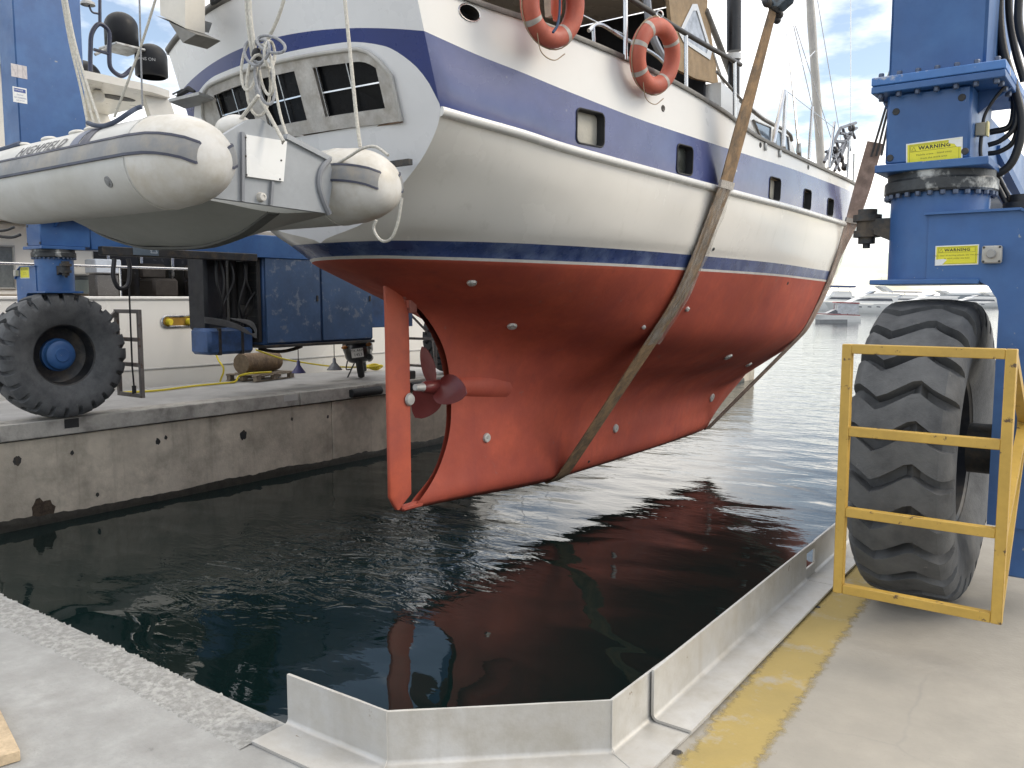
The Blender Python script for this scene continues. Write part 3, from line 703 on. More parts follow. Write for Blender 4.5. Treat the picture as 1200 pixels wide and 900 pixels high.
for (b0, b1) in PANES:
    m_ = MB(); n = 14; vs = [tuple(tpt(b0, 3.255) - nrm_t * .035), tuple(tpt(b1, 3.255) - nrm_t * .035)] + [tuple(tpt(b1 + (b0 - b1) * i / n, pane_top(b1 + (b0 - b1) * i / n)) - nrm_t * .035) for i in range(n + 1)]
    m_.add(vs, [tuple(range(len(vs)))]); pn = m_.build('stern_pane', GLASS, tr, smooth=0)
    m_ = MB(); mbx = (b0 + b1) / 2 + .02
    m_.bar(tpt(mbx, 3.25) - nrm_t * .01, tpt(mbx, pane_top(mbx)) - nrm_t * .01, .013); m_.bar(tpt(b0, 3.45) - nrm_t * .01, tpt(b1, 3.46) - nrm_t * .01, .013)
    m_.bar(tpt(b0 + .02, 3.25) - nrm_t * .0, tpt(b0 + .02, pane_top(b0)), .012)
    m_.build('glazing_bar', STEEL, pn)
# stern ledge and cleat at the port side of the window
m_ = MB(); A = tpt(-1.5, 3.63); m_.prism([A + Vector((-.15, -.02, -.03)), A + Vector((.42, -.02, -.03)), A + Vector((.52, -.30, -.03)), A + Vector((.0, -.30, -.03))], (0, 0, .03)); m_.build('stern_ledge', mat('ledge_grey', (.45, .45, .44), .5, var=.2), tr)
m_ = MB(); m_.tube([A + Vector((.0, -.2, .0)), A + Vector((.03, -.2, .06)), A + Vector((.2, -.2, .09)), A + Vector((.3, -.2, .05))], [.02, .025, .03, .015], 8); m_.tube([A + Vector((.05, -.22, .03)), A + Vector((-.06, -.22, .07)), A + Vector((.12, -.22, .09))], .01, 6); m_.build('stern_cleat', BLACK, tr)
# exhaust fairing low on the starboard quarter
m_ = MB(); P_e, n_e = onX(474, 192, PC + 1.35), nrm_t; m_.bar(P_e + Vector((-.12, -.05, .0)), P_e + Vector((.12, -.05, .0)), .05, .05); m_.build('step_bracket', DARK, tr)

# ---- rub rail, cap rail
def row_pts(j, off, side=1, i0=0, i1=NS, dz=0.):
    out_ = []
    for i in range(i0, i1 + 1):
        p = hp(j, i, side); n_ = hull_normal(p); out_.append(p + n_ * off + Vector((0, 0, dz)))
    return out_
def rail_strip(name, j, prof, m_, smooth=40, cap=True):
    """a moulding along a hull row: prof = list of (out, up)"""
    for sd_ in (1, -1):
        G = []
        for i in range(NS + 1):
            p = hp(j, i, sd_); n_ = hull_normal(p); n_ = Vector((n_.x, n_.y, 0)).normalized()
            if n_.x * sd_ < 0: n_ = -n_
            G.append([tuple(p + n_ * a + Vector((0, 0, b))) for a, b in prof])
        m1 = MB(); m1.grid(G, flip=(sd_ < 0)); m1.add(G[0], [tuple(range(len(prof)))]); m1.add(G[-1], [tuple(range(len(prof)))])
        m1.build(name, m_, yacht, smooth=smooth)
rail_strip('rub_rail', JR[I_RUB], [(-.01, -.062), (.03, -.058), (.05, -.038), (.054, -.008), (.042, .014), (-.01, .024)], mat('rub_rail_white', (.74, .73, .70), .25, var=.05, coat=.4))
rail_strip('cap_rail', JR[I_SHEER], [(-.02, -.02), (.028, -.02), (.034, .0), (.03, .022), (.0, .034), (-.05, .03), (-.05, -.01)], mat('grey_cap_rail', (.20, .19, .175), .5, var=.25, scale=8, metal=.2))
# transom top rail
m_ = MB(); m_.tube([tpt(b, ztop(b)) + Vector((0, 0, .02)) for b in bs], .035, 10); m_.build('taffrail', MATS['grey_cap_rail'], yacht)
# deck
m_ = MB(); G = []
for i in range(6, NS + 1, 2):
    a = hp(JR[I_SHEER], i, 1); c = hp(JR[I_SHEER], i, -1); z = a.z - .42
    G.append([(a.x - .03 if a.x - PC > .05 else PC, a.y, z), (PC, a.y, z + .05), (c.x + .03 if PC - c.x > .05 else PC, a.y, z)])
m_.grid(G); m_.build('deck', mat('teak_deck', (.30, .22, .14), .7, var=.2, scale=6), yacht)

# ---- rudder, its fittings, propeller and shaft
def foil(pts_l, pts_t, th, n=10):
    """blade between a leading and a trailing outline given as (s, z) lists of equal length"""
    G = []
    for (sl, zl), (s2, z2) in zip(pts_l, pts_t):
        ring = []
        for k in range(2 * n):
            a = math.pi * 2 * k / (2 * n); x = (1 - math.cos(a)) / 2; y = th * .5 * math.copysign(abs(math.sin(a)) ** .4, math.sin(a)) * (1 - .3 * x)
            ring.append((PC + y, sl + (s2 - sl) * x, zl + (z2 - zl) * x))
        G.append(ring)
    return G
RUD = mat('rudder_red', (.56, .12, .065), .5, var=.1, scale=1.2, dirt=((.38, .08, .055), .35, 2, .16), bump=.1, bscale=26)
lead = [(6.68, 1.84), (6.82, 1.74), (6.94, 1.60), (7.02, 1.45), (7.03, 1.0), (7.03, .3), (7.03, -.3), (7.03, -.62), (6.90, -.71), (6.82, -.765)]
trail = [(6.655, 1.85), (6.655, 1.74), (6.657, 1.60), (6.66, 1.45), (6.662, 1.0), (6.665, .3), (6.67, -.3), (6.672, -.60), (6.73, -.69), (6.79, -.765)]
m_ = MB(); G = foil(lead, trail, .07); m_.grid(G, cv=True); m_.add(G[0], [tuple(range(len(G[0])))]); m_.add(G[-1], [tuple(range(len(G[0])))])
rud = m_.build('rudder', RUD, yacht, smooth=50)
PINK = mat('primed_fitting', (.42, .16, .13), .6, var=.2)
m_ = MB(); m_.box(PC - .06, PC + .06, 7.0, 7.12, 1.44, 1.60, .012); m_.box(PC - .05, PC + .05, 6.92, 7.06, 1.60, 1.80, .012); m_.build('rudder_bearing', PINK, rud)
m_ = MB(); m_.cyl((PC, 7.02, 1.5), (PC, 7.02, 1.95), .045, n=12); m_.build('rudder_stock', RUD, rud)
# skeg heel under the rudder
m_ = MB(); m_.box(PC - .05, PC + .05, 6.86, 7.2, -.80, -.735, .02); m_.build('heel_shoe', ANTI, yacht)
# stern tube bossing and propeller
PZ = .56; DIRS = Vector((0, 1, -.05)).normalized()
m_ = MB(); m_.tube([Vector((PC, 7.62, PZ)) + DIRS * t for t in (0, .05, .35, .7, 1.0, 1.1, 1.14)], [.085, .11, .15, .205, .245, .235, .15], 24); m_.build('stern_tube', ANTI, yacht)
PROP = mat('propeller_maroon', (.19, .035, .032), .42, var=.15, scale=3, coat=.2)
c0 = Vector((PC, 7.43, PZ + .015))
m_ = MB(); m_.tube([c0 + DIRS * t for t in (-.17, -.14, -.02, .12, .2)], [.05, .07, .08, .085, .075], 20); prop = m_.build('propeller', PROP, yacht, label='maroon three bladed propeller')
m_ = MB(); m_.tube([c0 + DIRS * t for t in (-.31, -.30, -.20, -.16)], [.03, .04, .045, .052], 14); m_.build('hub_anode', mat('zinc', (.6, .6, .57), .5, metal=.3, var=.15, bump=.4), prop)
def blade(ang):
    G = []; rad = Vector((math.cos(ang), 0, math.sin(ang))); tan = Vector((-math.sin(ang), 0, math.cos(ang)))
    n = 12
    for i in range(n + 1):
        t = i / n; r_ = .07 + .43 * t; wd = .37 * (max(0., math.sin(math.pi * (.16 + .84 * t) ** 1.0)) ** .62) if t < 1 else 0.004
        pit = R(30) - R(14) * t; row = []
        for k in range(9):
            x = (k / 8 - .5) * wd; ca = x * math.cos(pit); sa = x * math.sin(pit)
            row.append(c0 + rad * (r_ - .16 * (x / .3) ** 2) + tan * ca * 1.0 + Vector((0, 1, 0)) * (sa + .02))
        G.append([tuple(p) for p in row])
    return G
for a in (112, 232, -6):
    m_ = MB(); G = blade(R(a)); th = Vector((0, .009, 0)); m_.grid(G); m_.grid([[tuple(Vector(p) + th) for p in r__] for r__ in G], flip=True)
    rim_ = [r__[0] for r__ in G] + G[-1][1:] + [r__[-1] for r__ in G[::-1]][1:]
    m_.grid([rim_, [tuple(Vector(p) + th) for p in rim_]]); m_.build('blade', PROP, prop, smooth=60)

# ---- anodes and skin fittings, each on the hull where the photograph shows it
ZINC = MATS['zinc']
def disc(u, v, r_, name='hull_anode', m=ZINC, el=1.0):
    P, n_ = hull_hit(u, v); ez = (Vector((0, 0, 1)) - n_ * n_.z); ez = ez.normalized(); ex = ez.cross(n_)
    MM = frame(P - n_ * .004, ex * el, ez, n_); mb = MB(); mb.lathe([(0, .034), (r_ * .22, .034), (r_ * .25, .028), (r_ * .5, .034), (r_ * .85, .028), (r_, .008), (r_ * .98, -.01)], MM, 20); mb.build(name, m, yacht)
for (u, v, r_) in ((600, 382, .062), (553, 331, .055), (570, 513, .062), (721, 502, .07), (834, 466, .085), (853, 418, .075), (877, 427, .07), (754, 383, .03), (805, 362, .035)): disc(u, v, r_, el=1.0)
MM = frame((PC + .045, 6.99, .47), Vector((0, 1, 0)), Vector((0, 0, 1)), Vector((1, 0, 0))); mb = MB(); mb.lathe([(0, .03), (.02, .03), (.06, .022), (.075, .0)], MM, 20); mb.build('rudder_anode', ZINC, rud)
for (u, v, r_) in ((836, 292, .02), (923, 332, .022), (690, 541, .02), (777, 127, .03), (891, 170, .03), (947, 196, .03)):
    P, n_ = hull_hit(u, v); ez = (Vector((0, 0, 1)) - n_ * n_.z).normalized(); ex = ez.cross(n_)
    mb = MB(); mb.lathe([(0, .0), (r_ * .6, .002), (r_, .008), (r_ * 1.25, .001)], frame(P, ex, ez, n_), 14); mb.build('skin_fitting', DARK, yacht)

# ================================================================== THE TRAVEL LIFT
lift = thing('travel_lift', (-6.3, 9.7, 0), 'blue four legged travel lift straddling the slip on big tyres', 'boat hoist')
PX_ = Vector((1, 0, 0)); PY_ = Vector((0, 1, 0)); PZ_ = Vector((0, 0, 1))
def tyre_mesh():
    zig = [(-.25, .30), (-.20, .25), (-.155, .0), (-.105, -.32), (-.06, -.18), (0, .12), (.05, .38), (.085, .44), (.14, .12), (.19, -.10), (.22, -.16), (.25, -.16)]
    def zz(x):
        if x <= zig[0][0]: return zig[0][1]
        for (a, b), (c, d) in zip(zig, zig[1:]):
            if a <= x <= c: return b + (d - b) * (x - a) / (c - a)
        return zig[-1][1]
    prof = [(-.165, .40, 0), (-.18, .425, 0), (-.215, .50, 0), (-.24, .59, 0), (-.247, .66, .003), (-.245, .71, .03), (-.236, .755, .055), (-.215, .79, .06), (-.195, .806, .06)]
    prof += [(x, .822 - .016 * (x / .19) ** 2, .06) for x in (-.155, -.125, -.105, -.08, -.06, -.03, 0, .03, .05, .085, .11, .14, .17)]
    prof += [(-a, b, c) for a, b, c in prof[:9][::-1]]
    ph = [0, .03, .30, .33, .48, .64, .82]; NP = 25; G = []
    for k in range(NP):
        for p in ph:
            row = []
            for x, r_, g in prof:
                dep = g * 1.2 if (.03 <= p <= .30) else 0
                # tie bar left standing in the groove
                if dep and abs(x - .07) < .02: dep = g * .45
                th = 2 * math.pi * (k + p - zz(x) * .62) / NP; r2 = r_ - dep
                row.append((x, r2 * math.cos(th), r2 * math.sin(th)))
            G.append(row)
    mb = MB(); mb.grid(G, cu=True); return mb.mesh('tyre', TYRE, 28)
TM = tyre_mesh()
AX = frame((0, 0, 0), Vector((0, 1, 0)), Vector((0, 0, 1)), Vector((1, 0, 0)))
RIMM = mat('rim_dark', (.03, .032, .036), .5, metal=.3, var=.3, dirt=((.08, .07, .06), .3, 6, .1))
def lm(profile, m_, n=40, name='x'):
    mb = MB(); mb.lathe(profile, AX, n); return mb.mesh(name, m_, 30)
RM = lm([(.43, .172), (.44, .15), (.425, .14), (.41, .155), (.405, .165), (.385, .15), (.37, .06), (.36, -.02), (.30, -.06), (.22, -.07), (.22, -.1), (.36, -.15), (.42, -.165), (.43, -.172)], RIMM, name='rim')
HM = lm([(.0, .105), (.085, .105), (.09, .095), (.10, .09), (.115, .09), (.165, .075), (.185, .06), (.19, .02), (.20, .0), (.215, -.01), (.215, -.07)], BLUE, name='hub')
_b = MB(); _b.lathe([(0, .02), (.014, .02), (.016, .0)], AX, 6); BOLT = _b.mesh('bolt', DARK, 20)
def wheel(x, y, rot, flip=1, k_=.972):
    M0 = Matrix.Translation((x, y, .822 * k_)) @ Matrix.Scale(k_, 4) @ Matrix.Rotation(R(rot), 4, 'X') @ (Matrix.Identity(4) if flip > 0 else Matrix.Rotation(math.pi, 4, 'Z'))
    t = link('tyre', TM, lift, M0); link('rim', RM, t, M0); h = link('hub', HM, t, M0)
    for k in range(10):
        a = 2 * math.pi * k / 10; link('bolt', BOLT, t, M0 @ Matrix.Translation((.05, .165 * math.cos(a), .165 * math.sin(a)))) if False else None
    return t
LEG = {'rr': (-.905, 5.0), 'rl': (-11.74, 5.60), 'fl': (-12.0, 14.1), 'fr': (-1.15, 14.0)}
wheel(*LEG['rr'], 8); wheel(*LEG['rl'], 3, 1, 1.03); wheel(*LEG['fl'], 11); wheel(*LEG['fr'], 5)
RING = mat('slew_ring_steel', (.05, .055, .06), .5, metal=.4, var=.4, dirt=((.42, .43, .42), .22, 5, .05), bump=.3)
_b = MB(); _b.lathe([(0, .022), (.012, .022), (.014, .018), (.014, 0)], Matrix.Identity(4), 6, cap=False); NUT = _b.mesh('bolt', mat('bolt_steel', (.10, .13, .20), .5, metal=.4, var=.3), 20)
def nut(M_, par): link('bolt', NUT, par, M_)
FLIPX = Matrix.Rotation(math.pi, 4, 'X')
def leg(key, side, full_detail=True):
    """side +1: the fork goes down on the +X side of the wheel"""
    cx, cy = LEG[key]
    # turret
    mb = MB(); mb.lathe([(.0, 1.70), (.235, 1.70), (.235, 2.17), (.0, 2.17)], Matrix.Translation((cx, cy, 0)), 40); tur = mb.build('turret', BLUE, lift, smooth=40)
    mb = MB(); mb.lathe([(.2, 2.135), (.262, 2.14), (.27, 2.15), (.27, 2.20), (.262, 2.21), (.255, 2.21), (.255, 2.245), (.2, 2.245)], Matrix.Translation((cx, cy, 0)), 44); rg = mb.build('slew_ring', RING, lift, smooth=35)
    for k in range(28):
        a = 2 * math.pi * k / 28; nut(Matrix.Translation((cx + .255 * math.cos(a), cy + .255 * math.sin(a), 2.14)) @ FLIPX, rg)
    # base plate and lower column
    mb = MB(); mb.box(cx - .265, cx + .255, cy - .27, cy + .30, 2.245, 2.285, .004); mb.build('base_plate', BLUE, lift)
    mb = MB(); mb.box(cx - .225, cx + .165, cy - .235, cy + .42, 2.285, 2.64, .012); lc = mb.build('lower_column', BLUE, lift)
    for (dx, z) in ((-.18, 2.55), (.12, 2.58), (-.20, 2.32), (.145, 2.32)):
        mb = MB(); mb.lathe([(0, .004), (.016, .004), (.018, .0)], frame((cx + dx, cy - .2355, z), PX_, PZ_, -PY_), 12); mb.build('plug', DARK, lc)
    mb = MB(); mb.box(cx - .29, cx + .31, cy - .30, cy + .52, 2.64, 2.675, .004); f1 = mb.build('column_flange', BLUE, lift)
    mb = MB(); mb.box(cx - .29, cx + .31, cy - .30, cy + .52, 2.678, 2.72, .004); f2 = mb.build('column_flange', mat('chipped_blue_flange', (.06, .18, .46), .45, var=.15, dirt=((.45, .47, .50), .2, 6, .03)), lift)
    for k in range(7):
        x = cx - .25 + .52 * k / 6
        nut(Matrix.Translation((x, cy - .27, 2.72)), f2); nut(Matrix.Translation((x, cy - .27, 2.64)) @ FLIPX, f1)
    for k in range(6):
        y = cy - .2 + .66 * k / 5
        for xx in (cx - .262, cx + .282): nut(Matrix.Translation((xx, y, 2.72)), f2); nut(Matrix.Translation((xx, y, 2.64)) @ FLIPX, f1)
    for (x0, x1) in ((cx - .29, cx - .226), (cx + .166, cx + .31)):     # gussets under the flange
        mb = MB(); a, b = (x0, cx - .226) if x0 < cx else (x1, cx + .166)
        mb.prism([(b, cy - .05, 2.64), (a, cy - .05, 2.64), (b, cy - .05, 2.53)], (0, .02, 0)); mb.build('gusset', BLUE, lift)
    dc = -.44 if key == 'rl' else -.235; mb = MB(); mb.box(cx - .225, cx + .215, cy + dc, cy + dc + .855, 2.721, 9.0, .014); col_ = mb.build('column', BLUE, lift)
    # fork plate over and beside the wheel, in the plane across the wheel
    s_ = side; y0, y1 = cy - .245, cy + .22
    pts = [(.0, 2.02), (.40, 2.02), (.475, 1.98), (.56, 1.86), (.56, .48), (.33, .48), (.33, 1.54), (.318, 1.60), (.28, 1.66), (.23, 1.69), (.0, 1.69)]
    mb = MB(); mb.prism([(cx + s_ * a, y0, z) for a, z in pts], (0, y1 - y0, 0)); fk = mb.build('fork', BLUE, lift, smooth=30)
    ed = [(-.02, 2.025), (.40, 2.025), (.478, 1.985), (.565, 1.865)]                  # welded edge lip
    mb = MB()
    for (a, b) in zip(ed, ed[1:]): mb.bar((cx + s_ * a[0], y0 - .008, a[1]), (cx + s_ * b[0], y0 - .008, b[1]), .03, .012, up=(0, 0, 1))
    mb.build('fork_lip', BLUE, fk)
    mb = MB(); mb.box(cx - .27 if s_ > 0 else cx - .24, cx + .24 if s_ > 0 else cx + .27, cy - .262, cy + .24, 1.672, 1.698, .004); mb.build('fork_plate', BLUE, fk)
    mb = MB(); mb.box(min(cx + s_ * .40, cx + s_ * .52), max(cx + s_ * .40, cx + s_ * .52), cy - .2, cy + .2, .22, .478, .01); mb.build('drive_motor', BLUE, lift)
    mb = MB(); mb.cyl((cx + s_ * .2, cy, .822), (cx + s_ * .34, cy, .822), .13, n=24); mb.build('axle', DARK, lift)
    return fk, lc, col_, tur
fk, lc, colr, tur = leg('rr', 1); fkl, lcl, coll, turl = leg('rl', -1); leg('fl', -1); leg('fr', 1)
# beams
BM = [('side_beam', (LEG['rr'][0] - .17, LEG['rr'][0] + .16, LEG['rr'][1] + .43, LEG['fr'][1] - .24, 2.29, 2.60)),
      ('side_beam', (LEG['rl'][0] - .2, LEG['rl'][0] + .15, LEG['rl'][1] + .43, LEG['fl'][1] - .24, 2.26, 2.63)),
      ('top_beam', (LEG['rr'][0] - .24, LEG['rr'][0] + .22, LEG['rr'][1] - .4, LEG['fr'][1] + .9, 9.005, 9.7)),
      ('top_beam', (LEG['rl'][0] - .24, LEG['rl'][0] + .22, LEG['rl'][1] - .4, LEG['fl'][1] + .9, 9.005, 9.7)),
      ('cross_beam', (LEG['fl'][0] + .225, LEG['fr'][0] - .245, LEG['fl'][1] + .1, LEG['fl'][1] + .6, 9.1, 9.65))]
for n_, (a, b, c, d, e, f_) in BM: mb = MB(); mb.box(a, b, c, d, e, f_, .012); mb.build(n_, BLUE, lift)
# outriggers carrying the hoist pulleys
for yy in (10.0, 15.3):
    for x0, x1 in ((-2.7, LEG['rr'][0] - .245), (LEG['rl'][0] + .225, -10.6)):
        mb = MB(); mb.box(x0, x1, yy - .12, yy + .12, 8.9, 9.3, .01); mb.build('outrigger', BLUE, lift)

# ---- stickers: yellow warning plates with black lettering
STK = mat('sticker_yellow', (.70, .66, .03), .35, var=.05, scale=20); STW = mat('sticker_white', (.72, .74, .74), .4, var=.08, scale=20); INK = mat('black_ink', (.02, .02, .02), .5, var=.05); INKB = mat('blue_ink', (.04, .08, .28), .5, var=.05)
INKF = mat('faded_ink', (.13, .13, .02), .5, var=.05)
def warning(c, ex, ez, w_, h_, par, lines, tear=None, big=.30):
    n_ = ex.cross(ez).normalized()                      # faces the viewer
    ex, ez = ex.normalized(), ez.normalized()
    F = lambda d: frame(Vector(c) + n_ * d, ex, ez, n_)
    mb = MB(); mb.box(-w_ / 2, w_ / 2, -h_ / 2, h_ / 2, 0, .0015, 0, F(.001)); s0 = mb.build('warning_sticker', STW, par, smooth=0)
    mb = MB(); mb.box(-w_ * .475, w_ * .475, -h_ * .45, h_ * .45, 0, .0006, 0, F(.0026)); mb.build('sticker_field', STK, par, smooth=0)
    mb = MB(); t = h_ * .012; z_ = .0034
    def fr(x0, x1, y0, y1):
        for a in ((x0, x1, y0, y0 + t), (x0, x1, y1 - t, y1), (x0, x0 + t, y0, y1), (x1 - t, x1, y0, y1)): mb.box(a[0], a[1], a[2], a[3], 0, .0002, 0, F(z_))
    fr(-w_ * .44, w_ * .44, -h_ * .42, h_ * .42); fr(-w_ * .42, w_ * .42, h_ * .14, h_ * .38)
    for (a, b) in (((-.40, .18), (-.32, .18)), ((-.32, .18), (-.36, .34)), ((-.36, .34), (-.40, .18))):
        p0 = F(z_ + .0003) @ Vector((a[0] * w_, a[1] * h_, 0)); p1 = F(z_ + .0003) @ Vector((b[0] * w_, b[1] * h_, 0)); mb.bar(p0, p1, t, .0004, up=n_)
    mb.build('sticker_frame', INKF, par, smooth=0)
    place_text('sticker_text', 'WARNING', h_ * .20, INK, F(z_ + .0004) @ Matrix.Translation((w_ * .01, h_ * .26, 0)), par, 1.12, 1.12, .03)
    for k, tx in enumerate(lines): place_text('sticker_text', tx, h_ * .105, INKF, F(z_ + .0004) @ Matrix.Translation((0, h_ * (.0 - .15 * k), 0)), par, 1.05, 1.1)
    if tear:
        mb = MB(); mb.add([tuple(F(.0042) @ Vector((x * w_, y * h_, 0))) for x, y in tear], [tuple(range(len(tear)))]); mb.build('sticker_tear', STW, par, smooth=0)
cy_ = LEG['rr'][1]
Ya = cy_ - .2355
A, B = onY(1062, 181, Ya), onY(1128, 178, Ya)
tilt = Vector((1, 0, .035))
warning((A + B) / 2, tilt, Vector((-.035, 0, 1)), (B - A).length, .125, lc, ['Mobile crane - Stand away', 'from the work area'], [(.26, .44), (.49, .44), (.49, .12), (.40, .14), (.36, .26), (.26, .32)])
Yb = cy_ - .2455
A, B = onY(1096, 300, Yb), onY(1147, 298, Yb)
warning((A + B) / 2, Vector((1, 0, .01)), Vector((-.01, 0, 1)), (B - A).length, .098, fk, ['Keep clear of moving wheels. Do not stand', 'or work under the load'], [(-.49, -.49), (-.34, -.49), (-.22, -.22), (-.3, -.17), (-.49, -.2)])
# stop button box
A = onY(1163.5, 298.5, Yb); mb = MB(); mb.box(A.x - .042, A.x + .042, Yb - .045, Yb, A.z - .042, A.z + .042, .006); bx = mb.build('stop_box', mat('grey_box', (.42, .41, .38), .5, var=.1), fk)
mb = MB(); mb.lathe([(0, .03), (.018, .03), (.021, .024), (.021, 0)], frame((A.x, Yb - .045, A.z + .002), PX_, PZ_, -PY_), 20); mb.build('stop_button', mat('grey_button', (.30, .30, .29), .5), fk)
for dx in (-.034, .034):
    for dz in (-.034, .034):
        mb = MB(); mb.lathe([(0, .003), (.005, .003), (.006, 0)], frame((A.x + dx, Yb - .045, A.z + dz), PX_, PZ_, -PY_), 8); mb.build('screw', DARK, fk)
# left leg: small warning sticker, worn notices on the column face
XL = LEG['rl'][0] + .215
A = onX(24.5, 98 + 12, XL + .001)
def notice(u0, v0, u1, v1, kind):
    a = onX(u0, v0, XL); b = onX(u1, v1, XL); c = (a + b) / 2; w_ = abs(b.y - a.y); h_ = abs(a.z - b.z); F = lambda d: frame(c + PX_ * d, PY_, PZ_, PX_)
    mb = MB(); mb.box(-w_ / 2, w_ / 2, -h_ / 2, h_ / 2, 0, .002, 0, F(.001)); mb.build('notice', mat('faded_notice', (.56, .53, .54), .6, var=.15, scale=30) if kind == 0 else STW, coll, smooth=0)
    if kind == 0:
        mb = MB()
        for x in (-.1, .22): mb.box(x * w_ - .003, x * w_ + .003, -h_ * .48, h_ * .48, 0, .0004, 0, F(.0035))
        mb.bar(F(.004) @ Vector((-w_ * .45, h_ * .35, 0)), F(.004) @ Vector((-w_ * .2, -.05, 0)), .004, .0005, up=PX_); mb.bar(F(.004) @ Vector((w_ * .28, h_ * .3, 0)), F(.004) @ Vector((w_ * .47, -.07, 0)), .004, .0005, up=PX_)
        mb.build('notice_crease', mat('crease_grey', (.36, .35, .38), .7), coll, smooth=0)
    else:
        mb = MB(); mb.box(-w_ * .42, w_ * .42, h_ * .18, h_ * .42, 0, .0005, 0, F(.0035)); mb.build('notice_header', INKB, coll, smooth=0)
        place_text('notice_text', 'DANGER', h_ * .14, STW, F(.0045) @ Matrix.Translation((-w_ * .08, h_ * .31, 0)), coll)
        place_text('notice_text', 'Caution', h_ * .13, INKB, F(.0045) @ Matrix.Translation((0, h_ * .02, 0)), coll)
        place_text('notice_text', 'NO STANDING', h_ * .11, INKB, F(.0045) @ Matrix.Translation((0, -h_ * .18, 0)), coll)
        place_text('notice_text', 'under the load', h_ * .09, INKB, F(.0045) @ Matrix.Translation((0, -h_ * .34, 0)), coll)
notice(12.5, 74, 32, 93, 0); notice(14.5, 101, 32, 122, 1)
cxl, cyl_ = LEG['rl']
mb = MB(); c = Vector((cxl - .30, cyl_ - .2455, 1.95))
warning(c, PX_, PZ_, .26, .16, fkl, ['Keep clear', 'of the wheels'])
mb = MB(); mb.box(cxl - .52, cxl - .45, cyl_ - .30, cyl_ - .2455, 1.90, 1.98, .005); mb.build('stop_box', MATS['grey_box'], fkl)

# ---- tie rod ends beside the turrets, dark and greasy
def tie_rod(cx, cy, dx, L_):
    mb = MB(); e = Vector((cx + dx * (.235 + L_), cy - .03, 2.0)); b = Vector((cx + dx * .2, cy - .03, 1.97))
    mb.prism([b + Vector((0, -.05, -.07)), e + Vector((0, -.05, -.03)), e + Vector((0, -.05, .03)), b + Vector((0, -.05, .06))], (0, .1, 0)); t = mb.build('steering_arm', DARK, lift)
    mb = MB()
    for z0, z1, r_ in ((-.10, -.065, .045), (-.065, -.03, .07), (-.03, .02, .055), (.02, .055, .075), (.055, .085, .05), (-.125, -.10, .02)):
        mb.cyl(e + Vector((0, 0, z0)), e + Vector((0, 0, z1)), r_, n=14)
    mb.build('ball_joint', DARK, t)
tie_rod(*LEG['rr'], -1, .115)
tie_rod(cxl, cyl_, 1, .13)
# pipe of discs behind the right turret
mb = MB(); cx, cy = LEG['rr']
for z0, z1, r_, in ((1.88, 1.93, .075), (1.93, 1.95, .06), (2.0, 2.05, .08), (2.05, 2.09, .085), (2.09, 2.13, .06)): mb.cyl((cx + .36, cy + .14, z0), (cx + .36, cy + .14, z1), r_, n=20)
mb.build('rotary_joint', DARK, lift)
mb = MB(); mb.cyl((cx + .36, cy + .14, 1.95), (cx + .36, cy + .14, 2.0), .083, n=20); mb.build('joint_ring', mat('pale_ring', (.48, .48, .45), .5, var=.3), lift)
# hydraulic hoses on the right leg
HOSE = mat('hydraulic_hose', (.016, .017, .02), .45, var=.2, bump=.2, bscale=80)
def spline(pts, n=8):
    P = [Vector(p) for p in pts]; P = [P[0] * 2 - P[1]] + P + [P[-1] * 2 - P[-2]]; out_ = []
    for i in range(1, len(P) - 2):
        for k in range(n):
            out_.append(Vector(cat(tuple(P[i - 1]), tuple(P[i]), tuple(P[i + 1]), tuple(P[i + 2]), k / n)))
    out_.append(P[-2]); return out_
def pxpath(pts, y): return [onY(u, v, y if len(t) == 0 else t[0]) for (u, v, *t) in pts]
hy = cy + .12
hoses = [([(1172, -30), (1171, 20), (1176, 60), (1188, 100), (1197, 140), (1194, 170), (1182, 195), (1166, 204), (1158, 198)], .021, hy),
         ([(1182, -30), (1183, 20), (1190, 60), (1200, 95)], .018, hy + .05),
         ([(1170, 0), (1169, 45), (1177, 75), (1188, 115), (1183, 148), (1160, 155)], .016, hy + .03),
         ([(1195, -20), (1194, 30), (1206, 70)], .02, hy - .05),
         ([(1192, 120), (1188, 150), (1172, 165), (1158, 170)], .013, hy), ([(1195, 140), (1186, 168), (1170, 178), (1158, 180)], .013, hy + .03),
         ([(1180, 98), (1164, 118), (1154, 135), (1151, 150)], .008, hy - .2), ([(1150, 158), (1149, 180), (1153, 194), (1163, 195)], .009, hy - .2),
         ([(1160, 202), (1175, 230), (1188, 256), (1200, 285)], .014, hy), ([(1168, 204), (1180, 226), (1193, 250), (1206, 275)], .012, hy + .05)]
for pts, r_, yy in hoses:
    mb = MB(); mb.tube(spline(pxpath(pts, yy)), r_, 10); mb.build('hose', HOSE, lift)
A = onY(1151, 152, hy - .2); mb = MB(); mb.box(A.x - .028, A.x + .02, A.y - .03, A.y + .02, A.z - .032, A.z + .032, .004); mb.build('junction_box', mat('khaki_box', (.36, .33, .24), .5, var=.1), lift)
mb = MB(); mb.box(A.x + .0205, A.x + .03, A.y - .03, A.y + .02, A.z - .036, A.z + .036, .002); mb.build('box_flange', mat('pale_yellow_flange', (.62, .56, .28), .5), lift)
# bracing beside the right column
for (a, b) in (((1166, 175, 5.7), (1200, 240, 6.3)), ((1160, 205, 5.6), (1200, 262, 6.2))):
    mb = MB(); mb.bar(onY(a[0], a[1], a[2]), onY(b[0], b[1], b[2]), .05, .05); mb.build('brace', BLUE, lift)

